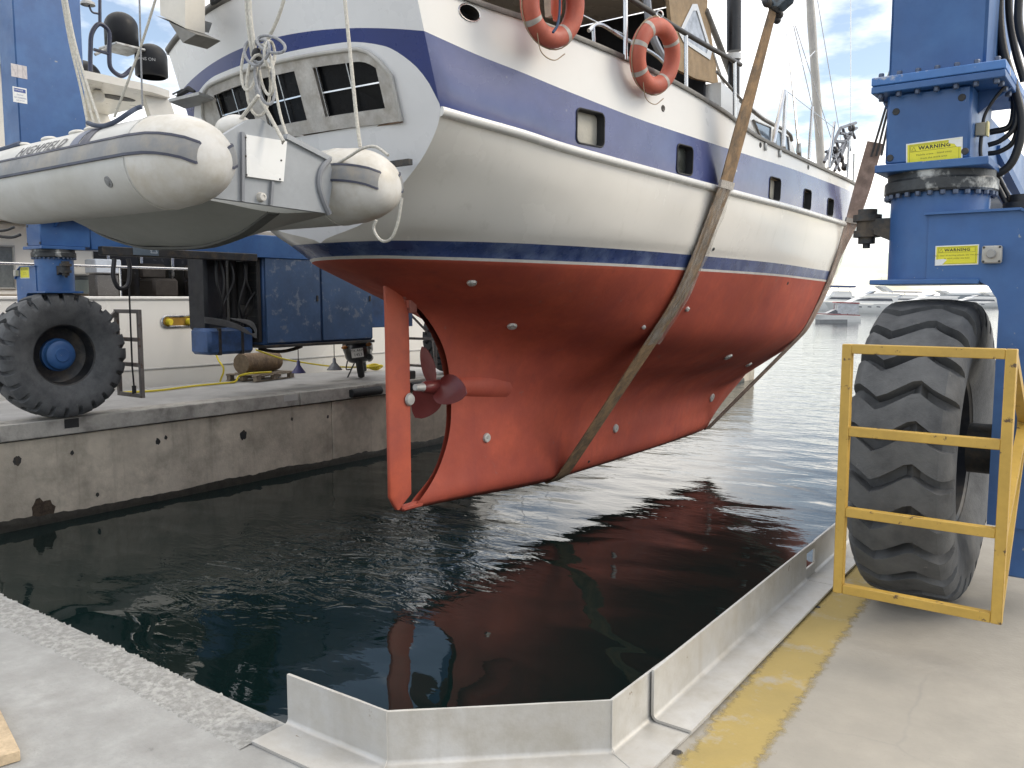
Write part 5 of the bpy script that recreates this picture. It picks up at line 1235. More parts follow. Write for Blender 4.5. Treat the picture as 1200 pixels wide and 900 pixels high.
# the rescue light and stick standing inside the first lifebuoy
A = onX(652, 22, -4.40); mb = MB(); mb.lathe([(0, -.02), (.03, -.015), (.035, .02), (.05, .05), (.055, .25), (.04, .5), (0, .52)], Matrix.Translation(A), 16); mb.build('rescue_light', mat('orange_plastic', (.58, .11, .05), .45, var=.1), label='orange rescue light standing inside the upper lifebuoy', cat='rescue light')
A = onX(645, 20, -4.5); B = onX(642, -30, -4.5); mb = MB(); mb.bar(A, B, .07, .07); mb.build('timber_block', mat('grey_timber', (.48, .42, .33), .8, var=.2, scale=12), label='pale timber block lashed to the rail by the upper lifebuoy', cat='timber')
mb = MB(); mb.tube(spline([onX(655, -20, -4.3), onX(656, 10, -4.28), onX(653, 30, -4.26), onX(648, 38, -4.26)]), .012, 6); mb.build('blue_line', mat('navy_rope', (.03, .06, .12), .8), label='dark blue rope tied round the upper lifebuoy', cat='rope')

# ================================================================== THE DINGHY ON THE DAVITS
PT = -4.43; SN, SF = 3.08, 4.53; ZT = 2.44; RT = .285
din = thing('inflatable_dinghy', (PT - 1.8, (SN + SF) / 2, 1.98), 'pale grey rigid inflatable dinghy slung behind the yacht stern', 'dinghy')
PVC = mat('grey_pvc', (.56, .56, .54), .45, var=.06, scale=2.5, dirt=((.46, .45, .41), .35, 2.2, .16), bump=.08, bscale=20)
PVCL = mat('end_cap_pvc', (.66, .645, .61), .45, var=.06, scale=3, dirt=((.5, .46, .38), .3, 4, .14))
STRK = mat('strake_grey', (.24, .245, .25), .55, var=.12, scale=4, dirt=((.35, .31, .25), .25, 4, .12)); STRD = mat('strake_dark', (.05, .055, .085), .55, var=.15)
ALU = mat('dinghy_grey_paint', (.34, .36, .38), .5, var=.08, scale=3); BOTM = mat('dinghy_bottom', (.38, .39, .37), .55, var=.12, scale=2, dirt=((.32, .33, .31), .35, 2, .15))
sm = (SN + SF) / 2
def tube_path(sgn):
    """centre line from the stern cone forward to the bow; sgn -1 near side, +1 far side"""
    pts = []; hw = (SF - SN) / 2
    for t in (0, .02, .07, .14, .22, .32, .5, .8, 1.2, 1.6, 2.0, 2.3): pts.append((t, hw, 0))
    for k in range(1, 13):
        a = math.pi / 2 * k / 12; pts.append((2.3 + 1.05 * math.sin(a), hw * math.cos(a) ** .8 if k < 12 else 0, .22 * math.sin(a) ** 2))
    return [Vector((PT - x, sm + sgn * y, ZT + z)) for x, y, z in pts]
rad = [.05, .12, .18, .22, .25, .272, .284] + [RT] * 5 + [RT - .02 * k / 12 for k in range(1, 13)]
NRM = []
def tube_frames(path):
    fr_ = []
    for i, p in enumerate(path):
        t = (path[min(i + 1, len(path) - 1)] - path[max(0, i - 1)]).normalized(); out_ = Vector((t.y, -t.x, 0)).normalized(); fr_.append((p, t, out_))
    return fr_
for sgn in (-1, 1):
    path = tube_path(sgn); F_ = tube_frames(path)
    def pt(i, a, k=1.0, d=0.):
        p, t, o_ = F_[i]; o_ = o_ if o_.y * sgn >= -1e-3 or i > 20 else -o_
        if i > 11 and (o_.y * sgn < 0): o_ = -o_
        drop = -.05 * (1 - rad[i] / RT)          # the stern cone tips down a little
        return p + Vector((0, 0, drop)) + (o_ * math.cos(a) + PZ_ * math.sin(a)) * (rad[i] * k + d)
    NA = 32; G = [[tuple(pt(i, 2 * math.pi * k / NA)) for k in range(NA)] for i in range(len(path))]
    mb = MB(); mb.grid(G[6:], cv=True); mb.build('tube', PVC, din, smooth=180)
    mb = MB(); mb.grid(G[:7], cv=True); mb.add(G[0], [tuple(range(NA))]); mb.build('stern_cone', PVCL, din, smooth=180)
    def strip(name, a0, a1, d, m_, i0=1, i1=99):
        G = []
        for i in range(i0, min(i1, len(path))):
            m0 = 14 if a0 < 90 else 166; kk = min(3.2, RT / rad[i]); A0, A1 = m0 + (a0 - m0) * kk, m0 + (a1 - m0) * kk
            row = [pt(i, R(A0), 1, -.004)] + [pt(i, R(A0 + (A1 - A0) * k / 6), 1, d) for k in range(7)] + [pt(i, R(A1), 1, -.004)]; G.append([tuple(q_) for q_ in row])
        mb = MB(); mb.grid(G); mb.add(G[0], [tuple(range(9))]); mb.build(name, m_, din, smooth=60)
    strip('strake_return', 156, 176, .012, STRK, 1, 8); strip('strake_edge', 153, 156, .016, STRD, 1, 8); strip('strake_edge', 176, 179, .016, STRD, 1, 8)
    strip('rub_strake', 4, 24, .012, STRK); strip('strake_edge', 1, 4, .016, STRD); strip('strake_edge', 24, 27, .016, STRD)
    if sgn < 0:
        # blue chafe patch under the lifting strop, twin bands
        for (x0, x1, m_) in ((.98, 1.09, STRD), (1.11, 1.22, mat('band_blue_grey', (.16, .18, .25), .55))):
            G = []
            for j in range(2):
                x = x0 if j == 0 else x1; p = Vector((PT - x, SN, ZT)); G.append([tuple(p + (Vector((0, -1, 0)) * math.cos(R(a)) + PZ_ * math.sin(R(a))) * (RT + .003)) for a in range(27, 150, 6)])
            mb = MB(); mb.grid(G); mb.build('chafe_patch', m_, din, smooth=60)
        # lettering wrapped onto the tube
        me = text_mesh('HIGHFIELD', .115, mat('lettering_grey', (.07, .07, .08), .5), 1.05, .2, .012); x0 = 1.66
        for v in me.vertices:
            a = R(38) + v.co.y * 1.05 / RT; p = Vector((PT - x0 + v.co.x * 1.15, SN, ZT)); v.co = p + (Vector((0, -1, 0)) * math.cos(a) + PZ_ * math.sin(a)) * (RT + .003)
        link('lettering', me, din)
        mb = MB()
        for a0, a1, xa, xb in ((31, 31, 1.6, 2.35), (54, 31, 1.57, 1.6)):
            pass
        # grab rope along the tube top
        mb = MB(); mb.tube(spline([onY(103, 144, SN - .12), onY(112, 147, SN - .16), onY(124, 147, SN - .16), onY(138, 141, SN - .14), onY(150, 133, SN - .1), onY(160, 127, SN - .04), onY(166, 125, SN - .02)]), .015, 8); mb.build('grab_rope', mat('blue_grey_rope', (.07, .09, .14), .8, var=.3), din)
        mb = MB(); mb.tube(spline([onY(-30, 182, SN - .1), onY(0, 177, SN - .12), onY(24, 169, SN - .08)]), .024, 8); mb.build('grab_rope', MATS['blue_grey_rope'], din)
        for (u, v) in ((27, 168), (57, 158), (90, 148), (108, 145)):
            A = onY(u, v, SN - .05); mb = MB(); mb.sphere((A.x, SN - .05, ZT + RT - .0), .06, 12, 8, (1.5, .7, .35)); mb.build('tube_fitting', PVCL, din)
for sgn in (-1, 1):
    yy = SN if sgn < 0 else SF
    for x in (.52,):
        pts = [Vector((PT - x, yy, ZT)) + (Vector((0, math.cos(R(a)), 0)) + PZ_ * math.sin(R(a))) * (RT + .0005) for a in range(0, 360, 8)]
        mb = MB(); mb.tube(pts, .004, 5, closed=True); mb.build('tube_seam', PVC, din)
a = R(-26); vp = Vector((PT - .75, SN, ZT)) + (Vector((0, -math.cos(a), 0)) + PZ_ * math.sin(a)) * RT
mb = MB(); vn = Vector((0, -math.cos(a), math.sin(a))); mb.lathe([(0, .012), (.018, .012), (.02, .006), (.035, .004), (.037, -.002)], frame(vp, PX_, vn.cross(PX_), vn), 18); mb.build('inflation_valve', MATS['strake_grey'], din)
# transom board
XT = -4.76
def T(u, v, d=0.): return onX(u, v, XT + d)
bl = [(262, 158), (292, 140), (306, 139), (330, 158), (386, 188), (391, 205), (384, 250), (232, 229), (240, 200)]
mb = MB(); mb.prism([T(u, v) for u, v in bl], (-.05, 0, 0)); tb_ = mb.build('transom_board', ALU, din, smooth=25)
mb = MB(); mb.prism([T(286, 158, .002), T(334, 166, .002), T(330, 213, .002), T(287, 207, .002)], (.022, 0, 0)); pl_ = mb.build('motor_pad', WHITE, tb_, smooth=25)
for (u, v) in ((288, 161), (331, 168), (328, 210), (289, 205), (288, 183), (329.5, 188)):
    mb = MB(); mb.lathe([(0, .004), (.006, .004), (.007, 0)], frame(T(u, v, .024), PY_, PZ_, PX_), 8); mb.build('screw', DARK, tb_)
for (a, b) in (((284, 155), (284, 236)), ((319, 213), (317, 241))):
    mb = MB(); mb.bar(T(*a, .012), T(*b, .012), .02, .025, up=PX_); mb.build('transom_rib', mat('rib_grey', (.24, .25, .27), .5), tb_)
mb = MB(); mb.tube(spline([T(386, 186, .01), T(376, 200, .01), T(374, 215, .01), T(378, 232, .01), T(386, 251, .01)], 5), .022, 8); mb.build('transom_edge', MATS['rib_grey'], tb_)
mb = MB(); mb.bar(T(334, 160, .0), T(386, 187, .0), .035, .05, up=PX_); mb.build('transom_cap', ALU, tb_)
mb = MB(); A = T(305, 231, .0); mb.lathe([(0, .03), (.012, .03), (.014, .036), (.026, .034), (.03, .02), (.034, .0)], frame(A, PY_, PZ_, PX_), 16); mb.build('drain_plug', PVCL, tb_)
mb = MB(); A = T(273, 150, -.2); mb.sphere(tuple(A), .085, 14, 10, (2.0, 1, 1)); mb.build('seat_roll', PVCL, din)
# vee bottom
zk = pchip([.42, .8, 1.3, 1.9, 2.5, 3.0, 3.35], [2.19, 2.05, 1.985, 2.0, 2.1, 2.28, 2.5]); zch = pchip([.42, 1.0, 2.0, 2.8, 3.35], [2.24, 2.22, 2.26, 2.40, 2.55]); hwb = pchip([.42, 2.0, 2.7, 3.1, 3.35], [.66, .66, .5, .26, .02])
G = []
for i in range(31):
    x = .42 + 2.93 * i / 30; row = []
    for k in range(25):
        t = k / 12 - 1; q_ = abs(t) ** 1.25; row.append((PT - x, sm + t * hwb(x), zk(x) + (zch(x) - zk(x)) * q_ + .012 * mn.noise((x * 3, t * 3, 1)) * (1 - q_)))
    G.append(row)
mb = MB(); mb.grid(G); mb.build('bottom', BOTM, din, smooth=70)
mb = MB(); G = []
for i in range(31):
    x = .42 + 2.9 * i / 30; G.append([(PT - x, sm + y, zk(x) - d) for y, d in ((-.05, -.004), (-.045, .012), (0, .018), (.045, .012), (.05, -.004))])
mb.grid(G); mb.build('keel_guard', mat('keel_guard_grey', (.10, .105, .10), .6, var=.15), din, smooth=60)

# ---- ropes of the dinghy falls: each its own
def rope(pts, y, r_, label, m_=ROPE, sp=6, name='rope'):
    Pp = [onY(p[0], p[1], p[2] if len(p) > 2 else y) for p in pts]; mb = MB(); mb.tube(spline(Pp, sp), r_, 7)
    return mb.build(name, m_, label=label, cat='rope', group='ropes of the dinghy falls')
YR = 3.75
for k, (u0, u1, lb) in enumerate(((288, 296, 'left strand of the tackle above the coiled rope'), (291.5, 300, 'right strand of the tackle above the coiled rope'))): rope([(u0, -40), (u0 + 2, 20), (u1, 66)], YR, .014, lb)
rope([(340, -30), (328, 15), (316, 42), (308, 55)], YR + .1, .012, 'thin white rope slanting into the coil from upper right')
rope([(300, 62), (303, 85), (302, 104), (303, 112)], YR, .020, 'short thick shackle strop under the coiled rope', GREYROPE)
rope([(303, 112), (288, 132), (271, 154)], YR - .2, .013, 'left leg of the bridle down to the dinghy transom'); rope([(303, 112), (316, 136), (332, 166)], YR - .05, .013, 'right leg of the bridle down to the dinghy transom')
rope([(400, -40), (405, 10), (412, 80), (418, 140), (422, 172)], 4.5, .014, 'white rope running straight down to the far dinghy tube')
rope([(318, 75), (322, 100), (330, 140), (342, 170), (360, 190), (382, 197), (405, 186), (425, 174), (440, 172), (455, 182)], 4.3, .011, 'slack white rope sagging across the dinghy transom')
rope([(441, 258, 4.4), (438, 268, 4.4), (447, 282, 4.4), (458, 280, 4.4), (466, 262, 4.4), (471, 232, 4.4)], 4.4, .011, 'white rope looping under the end of the far dinghy tube')
coil = thing('rope_coil', onY(300, 110, YR), 'loose coils of rope bunched on the dinghy tackle', 'rope coil')
for (cx, cy, rx, ry, rot, m_) in ((306, 60, 9, 14, 20, GREYROPE), (318, 52, 17, 9, 20, GREYROPE), (292, 78, 9, 28, 5, ROPE), (312, 82, 8, 30, -8, ROPE), (303, 100, 14, 36, 0, ROPE), (316, 64, 6, 16, 0, ROPE), (298, 62, 11, 15, -20, GREYROPE), (310, 95, 10, 28, -12, GREYROPE)):
    pts = []
    for k in range(24):
        a = 2 * math.pi * k / 24; x = rx * math.cos(a); y = ry * math.sin(a); c, s_ = math.cos(R(rot)), math.sin(R(rot)); pts.append(onY(cx + x * c - y * s_, cy + x * s_ + y * c, YR - .05 + .06 * math.sin(a * 1 + cx)))
    mb = MB(); mb.tube(pts, .010, 7, closed=True); mb.build('loop', m_, coil)
mb = MB(); mb.sphere(tuple(onY(301, 66, YR - .03)), .035, 12, 8, (1, 1, 1.6)); mb.build('block', BLACK, coil)
for k, (u1, lb) in enumerate(((106, 'left strand of the port tackle beside the blue column'), (111, 'middle strand of the port tackle beside the blue column'), (116, 'right strand of the port tackle beside the blue column'))): rope([(68 + k * 2.2, -30), (82 + k * 3, 50), (95 + k * 4.5, 105), (u1 - 3 + k * 2.5, 146)], 3.9, .011, lb)
rope([(188, -20), (168, 45), (150, 95), (134, 137)], 4.2, .011, 'thin rope slanting down to the dinghy tube in front of the black domes')
rope([(163, -20), (165, 60), (167, 124)], 4.2, .008, 'thin vertical wire in front of the black domes', GREYROPE)

# ================================================================== ON THE FAR PIER
# scooter seen from behind
FW = Vector((-.70, .71, 0)).normalized(); RT_ = Vector((.71, .70, 0)).normalized()
sc0 = onZ(424, 443, 0); LEAN = R(-7)
SM = frame(sc0, RT_, FW, PZ_) @ Matrix.Rotation(LEAN, 4, 'Y') @ Matrix.Scale(1.12, 4)
scoot = thing('motor_scooter', sc0, 'dark motor scooter parked under the blue power pack', 'scooter')
SB = mat('scooter_black', (.018, .018, .02), .35, var=.2, coat=.3); SG = mat('scooter_grey', (.20, .195, .18), .45, var=.15); SR = mat('scooter_maroon', (.10, .02, .02), .45, var=.2)
def sp(mb, name, m_, smooth=60, par=None): 
    return link(name, mb.mesh(name, m_, smooth), par or scoot, SM)
YZ = frame((0, 0, 0), Vector((0, 1, 0)), Vector((0, 0, 1)), Vector((1, 0, 0)))
def swheel(y, name):
    mb = MB(); mb.lathe([(.16, -.05), (.2, -.06), (.245, -.055), (.262, -.02), (.265, 0), (.262, .02), (.245, .055), (.2, .06), (.16, .05)], Matrix.Translation((0, y, .265)) @ YZ, 28); o = sp(mb, name, BLACK)
    mb = MB(); mb.lathe([(.02, -.05), (.06, -.04), (.15, -.03), (.165, -.05), (.165, .05), (.15, .03), (.06, .04), (.02, .05)], Matrix.Translation((0, y, .265)) @ YZ, 20); sp(mb, 'rim', GALV, par=o)
swheel(.0, 'rear_tyre'); swheel(1.32, 'front_tyre')
def loft(rings, name, m_):
    G = []
    for (y, z, w_, h_) in rings: G.append([(w_ * math.copysign(abs(math.cos(a)) ** .7, math.cos(a)), y, z + h_ * math.copysign(abs(math.sin(a)) ** .7, math.sin(a))) for a in [2 * math.pi * k / 20 for k in range(20)]])
    mb = MB(); mb.grid(G, cv=True); mb.add(G[0], [tuple(range(20))]); mb.add(G[-1], [tuple(range(20))]); return sp(mb, name, m_)
loft([(-.30, .70, .06, .05), (-.25, .70, .14, .12), (-.1, .68, .2, .17), (.15, .62, .22, .2), (.45, .55, .2, .22), (.6, .45, .16, .15)], 'tail_body', SB)
loft([(-.1, .86, .10, .04), (.0, .88, .15, .06), (.3, .86, .16, .07), (.6, .84, .14, .06), (.75, .82, .08, .03)], 'seat', SR)
loft([(-.18, .50, .05, .05), (-.1, .44, .10, .1), (.2, .38, .12, .12), (.5, .36, .1, .1)], 'engine_cover', SG)
loft([(-.30, .50, .09, .09), (-.22, .50, .20, .19), (.05, .49, .25, .22), (.35, .44, .2, .18), (.5, .42, .1, .1)], 'rear_cowl', SB)
for x in (-.21, .21): loft([(y, z, w_, h_) for (y, z, w_, h_) in ((-.2, .62, .03, .06), (-.1, .6, .05, .1), (.2, .55, .06, .12), (.4, .5, .03, .06))], 'side_panel', SG).matrix_basis = SM @ Matrix.Translation((x, 0, 0))
mb = MB(); mb.tube(spline([(.19, -.24, .38), (.2, .1, .34), (.17, .4, .3)]), .055, 12); sp(mb, 'exhaust', DARK)
loft([(1.05, .45, .05, .1), (1.1, .7, .17, .25), (1.2, .8, .15, .22), (1.28, .75, .05, .1)], 'front_shield', SG)
mb = MB(); mb.tube(spline([(-.34, .95, 1.0), (-.2, 1.0, 1.02), (0, 1.02, .98), (.2, 1.0, 1.02), (.34, .95, 1.0)]), .018, 8); sp(mb, 'handlebar', SB)
for x in (-.3, .3):
    mb = MB(); mb.cyl((x, 1.0, 1.02), (x * 1.15, .98, 1.2), .008, n=6); mb.sphere((x * 1.2, .97, 1.24), .07, 12, 8, (1.2, .25, .8)); sp(mb, 'mirror', SB)
    mb = MB(); mb.sphere((x * .72, -.24, .60), .042, 10, 8, (1.3, .6, .8)); sp(mb, 'indicator', mat('amber_lens', (.32, .13, .03), .2))
mb = MB(); mb.sphere((0, -.29, .74), .06, 14, 8, (1.7, .4, .8)); sp(mb, 'tail_lamp', mat('red_lens', (.30, .02, .02), .2))
mb = MB(); mb.box(-.105, .105, -.345, -.34, .40, .56, .001); pl = sp(mb, 'number_plate', WHITE, 0)
mb = MB(); mb.box(-.08, .08, -.328, -.25, .38, .44, .01); sp(mb, 'mudguard', SB)
FT = SM @ frame((0, -.3465, 0), PX_, PZ_, -PY_)
place_text('plate_text', 'IYX AKN', .062, INK, FT @ Matrix.Translation((0, .522, 0)), pl); place_text('plate_text', '1453', .075, INK, FT @ Matrix.Translation((.01, .447, 0)), pl)
mb = MB(); mb.cyl((-.1, .3, .28), (-.28, .25, .0), .014, n=8); sp(mb, 'side_stand', DARK)
mb = MB(); mb.tube(spline([(-.2, -.2, .35), (-.25, 0, .2), (-.2, .3, .16)]), .012, 6); sp(mb, 'crash_bar', DARK)

# pallet and log
pw = mat('pallet_wood', (.27, .22, .165), .85, var=.3, scale=9, bump=.5, bscale=60)
p_c = onZ(306, 444, 0); ang = Matrix.Rotation(R(12), 4, 'Z'); PMt = Matrix.Translation(p_c) @ ang
pal = thing('wooden_pallet', p_c, 'weathered wooden pallet on the far pier carrying a log', 'pallet')
def bxm(d, name, m_, par, M_):
    mb = MB(); mb.box(-d[0] / 2, d[0] / 2, -d[1] / 2, d[1] / 2, 0, d[2], .004); return link(name, mb.mesh(name, m_, 30), par, M_)
for k in range(5): bxm((.8, .12, .02), 'deck_board', pw, pal, PMt @ Matrix.Translation((0, -.5 + .25 * k, .115)))
for k in range(3): bxm((.1, 1.15, .018), 'stringer', pw, pal, PMt @ Matrix.Translation((-.33 + .33 * k, 0, .095)))
for k in range(3):
    for j in range(3): bxm((.09, .12, .08), 'block', pw, pal, PMt @ Matrix.Translation((-.33 + .33 * k, -.5 + .5 * j, .014)))
for k in range(3): bxm((.1, 1.15, .014), 'bottom_board', pw, pal, PMt @ Matrix.Translation((-.33 + .33 * k, 0, 0)))
LM_ = PMt @ Matrix.Translation((-.05, -.0, .135 + .20)) @ frame((0, 0, 0), PX_, -PZ_, PY_)
def bark():
    G = []
    for i in range(15):
        t = i / 14; G.append([(( .195 + .012 * mn.noise((math.cos(a) * 2, math.sin(a) * 2, t * 2))) * math.cos(a), (.195 + .012 * mn.noise((math.cos(a) * 2, math.sin(a) * 2, t * 2))) * math.sin(a), -.5 + t) for a in [2 * math.pi * k / 28 for k in range(28)]])
    return G
lg = thing('timber_log', p_c + Vector((0, 0, .135)), 'short thick log lying on the pallet', 'log')
mb = MB(); G = bark(); mb.grid(G, cv=True); link('bark', mb.mesh('bark', mat('bark_brown', (.26, .18, .11), .9, var=.3, scale=8, dirt=((.13, .09, .06), .4, 7, .1), bump=.8, bscale=30), 60), lg, LM_)
for e, row in ((-1, G[0]), (1, G[-1])):
    mb = MB(); mb.add(row, [tuple(range(28))]); link('sawn_end', mb.mesh('sawn_end', mat('sawn_wood', (.20, .15, .10), .9, var=.3, scale=10), 0), lg, LM_)

# yellow hoses
YH = mat('yellow_hose', (.68, .55, .03), .5, var=.1)
def ground(u, v, z=.018): return onZ(u, v, z)
mb = MB(); mb.tube(spline([ground(140, 460), ground(180, 458), ground(230, 452), ground(262, 449), ground(276, 447)] + [onZ(280, 441, .1), onZ(290, 438, .16), onZ(318, 436, .16)]), .02, 8); mb.build('hose', YH, label='yellow hose running along the far pier up onto the pallet', cat='hose', group='yellow hoses on the far pier')
mb = MB(); mb.tube(spline([onX(225, 377, -14.75), onX(245, 388, -14.5), onX(255, 420, -14.2), onX(262, 432, -14.0), ground(258, 447)]), .018, 8); mb.build('hose', YH, label='yellow hose hanging from the socket on the white hull', cat='hose', group='yellow hoses on the far pier')
mb = MB(); mb.tube(spline([onX(300, 410, -13.9), onX(330, 420, -13.9), onX(370, 427, -13.9), onX(400, 430, -13.9), onX(440, 430, -13.9)]), .018, 8); mb.build('hose', YH, label='yellow hose strung behind the scooter', cat='hose', group='yellow hoses on the far pier')
c = thing('hose_coil', ground(437, 433), 'heap of yellow hose on the pier right of the scooter', 'hose')
for k in range(3):
    q0 = ground(437, 432.5); mb = MB(); mb.tube([q0 + Vector((.2 * math.cos(t) * (1 + .15 * k), .16 * math.sin(t), .02 + .03 * k + .02 * math.sin(3 * t + k))) for t in [2 * math.pi * j / 20 for j in range(20)]], .02, 7, closed=True); mb.build('loop', YH, c)
# two conical lamps on cords under the power pack
for (u, v, r_, m_, lb) in ((350, 437, .13, mat('lamp_blue', (.09, .09, .22), .4), 'small blue cone hanging on a cord under the power pack'), (392, 433.5, .15, mat('lamp_grey', (.22, .23, .26), .4), 'wider grey cone hanging on a cord beside the scooter')):
    a = onX(u, v, -12.75); t_ = thing('hanging_cone', a, lb, 'cone', 'cones hanging under the power pack')
    mb = MB(); mb.lathe([(r_, 0), (r_ * .98, .015), (r_ * .5, .10), (.035, .15), (.03, .22), (.012, .24)], Matrix.Translation(a), 24); mb.build('cone', m_, t_)
    mb = MB(); mb.cyl(a + Vector((0, 0, .23)), (a.x, a.y, ez0 - .05), .008, n=6); mb.build('cord', DARK, t_)
A = ground(483, 455); mb = MB(); mb.box(LX - .38, LX - .12, 12.25, 12.6, .0, .16, .02); mb.build('mooring_fitting', BLACK, label='low black fitting on the pier edge seen past the rudder', cat='fitting')

# ================================================================== WHITE MOTOR YACHT BEYOND THE FAR PIER
XH = -14.95
my = thing('motor_yacht', (-17.4, 14, -1.4), 'large white motor yacht moored beyond the far pier', 'yacht')
YW = mat('yacht_white', (.80, .79, .75), .25, var=.03, scale=.4, coat=.4)
def hullx(s, z): # starboard side of the hull
    t = min(1, (z + 1.4) / 3.0); return XH - .25 * (1 - t) ** 1.5 - max(0, s - 24) ** 2 * .06
G = []
for i in range(45):
    s = 1 + i * .7; G.append([(hullx(s, -1.5 + 3.13 * k / 12), s, -1.5 + 3.13 * k / 12) for k in range(13)])
mb = MB(); mb.grid(G); mb.grid([[(-34.8 - x, y, z) for (x, y, z) in r__] for r__ in G], flip=True); mb.add([G[0][0], G[0][-1], (-34.8 - G[0][-1][0], 1, G[0][-1][2]), (-34.8 - G[0][0][0], 1, -1.5)], [(0, 1, 2, 3)]); mb.build('hull', YW, my, recalc=False, smooth=60)
mb = MB(); mb.grid([[(r__[-1][0], r__[-1][1], 1.61), (-34.8 - r__[-1][0], r__[-1][1], 1.61)] for r__ in G]); mb.build('deck', MATS['teak_deck'], my)
mb = MB(); mb.tube([(XH + .01, 1 + .7 * i, 1.61) for i in range(33)], .035, 8); mb.build('gunwale', MATS['rub_rail_white'], my)
mb = MB(); mb.tube([(hullx(s, .28) + .004, s, .28) for s in (1, 9, 18, 23)], .018, 6); mb.build('spray_line', MATS['ledge_grey'], my)
mb = MB(); mb.tube([(XH - .02, 1 + .7 * i, 2.17) for i in range(30)], .024, 8); mb.build('rail', STEEL, my)
for k in range(14): mb = MB(); s = 2.1 + 1.55 * k; mb.cyl((XH - .02, s, 1.62), (XH - .02, s, 2.17), .02, n=8); mb.build('stanchion', STEEL, my)
# shore socket
A = onX(190, 371, XH + .01); B = onX(228, 382, XH + .01); mb = MB()
c_ = (A + B) / 2; hw_ = (B.y - A.y) / 2; hh = .1
mb.tube(rrect(Vector((hullx(c_.y, c_.z) + .015, c_.y, c_.z)), PY_, PZ_, 2 * hw_, 2 * hh, .095), .022, 8, closed=True); mb.build('socket_rim', STEEL, my)
mb = MB(); pr_ = rrect(Vector((hullx(c_.y, c_.z) + .012, c_.y, c_.z)), PY_, PZ_, 2 * hw_, 2 * hh, .095); mb.add([tuple(p) for p in pr_], [tuple(range(len(pr_)))]); mb.build('socket_recess', mat('ochre_recess', (.30, .17, .02), .5, var=.3, scale=8), my, smooth=0)
for y in (c_.y - .22, c_.y + .2): mb = MB(); mb.cyl((hullx(c_.y, c_.z), y, c_.z), (hullx(c_.y, c_.z) + .08, y + .03, c_.z - .01), .06, n=14); mb.build('shore_plug', YH, my)
# superstructure: set back wall with windows, dark cockpit doors, overhanging flybridge deck
XS = -16.3
mb = MB(); mb.box(-18.5, XS, 3.0, 8.55, 1.62, 2.95, .06); mb.build('cabin_side', YW, my)
mb = MB(); mb.box(-18.5, XS - .4, 8.56, 12.0, 1.62, 2.95, .02); mb.build('saloon_doors', mat('saloon_dark', (.035, .033, .03), .2, var=.3, coat=.3), my)
mb = MB(); mb.box(-18.5, XS, 12.01, 21, 1.62, 2.95, .06); mb.build('cabin_side', YW, my)
WG = mat('yacht_window', (.16, .18, .19), .1, var=.3, scale=3, coat=.5)
for (u0, v0, u1, v1) in ((-22, 287, 18, 338), (86, 322, 113, 344)):
    a = onX(u0, v0, XS + .01); b = onX(u1, v1, XS + .01); mb = MB(); mb.box(XS + .002, XS + .02, a.y, b.y, b.z, a.z, .004); wn_ = mb.build('window', WG, my)
    mb = MB(); mb.tube([(XS + .02, a.y, b.z), (XS + .02, b.y, b.z), (XS + .02, b.y, a.z), (XS + .02, a.y, a.z)], .03, 6, closed=True); mb.build('window_frame', GALV, wn_)
a = onX(88, 328, XS + .02); b = onX(111, 343, XS + .02)
for k in range(8): mb = MB(); y = a.y + (b.y - a.y) * (k + .5) / 8; mb.box(XS + .021, XS + .034, y - .03, y + .026, b.z, a.z, .003); mb.build('blind_slat', mat('blind_green_grey', (.36, .42, .40), .7), my)
for (y0, y1) in ((13, 15.5), (15.8, 18.5)):
    mb = MB(); mb.box(XS + .002, XS + .02, y0, y1, 1.95, 2.7, .004); mb.build('window', WG, my)
for k, y in enumerate((9.0, 9.7, 10.4, 11.1, 11.7)): mb = MB(); mb.box(XS - .399, XS - .34, y - .03, y + .03, 1.63, 2.94, .004); mb.build('door_post', STEEL, my)
for (y, w_) in ((9.35, .55), (10.35, .7), (11.2, .6)):
    mb = MB(); mb.box(XS + .1, XS + .65, y, y + w_, 1.625, 2.0, .05); st_ = mb.build('cockpit_seat', mat('dark_wicker', (.035, .03, .027), .8, var=.3, bump=.4), my)
    mb = MB(); mb.box(XS + .1, XS + .22, y, y + w_, 2.0, 2.3, .04); mb.build('seat_back', MATS['dark_wicker'], st_)
a = onX(118, 317, XS + .7); mb = MB(); mb.box(XS + .4, XS + .7, a.y - .1, a.y + .35, 1.63, 2.06, .03); mb.build('speckled_pot', mat('speckled', (.14, .14, .14), .7, speck=((.5, .5, .5), .1, 40)), my)
mb = MB(); mb.box(XS + .35, XS + .75, a.y - .12, a.y + .38, 2.065, 2.33, .02); mb.build('pale_box', mat('ice_blue', (.56, .62, .70), .5), my)
mb = MB(); mb.box(-18.9, XH - .4, 2.5, 12.9, 2.96, 3.30, .08); mb.build('flybridge_deck', YW, my)
mb = MB(); mb.prism([(-15.9, 3.5, 3.301), (-15.9, 9.2, 3.301), (-15.9, 8.6, 4.1), (-15.9, 4.0, 4.1)], (-2.9, 0, 0)); mb.build('flybridge_coaming', YW, my)
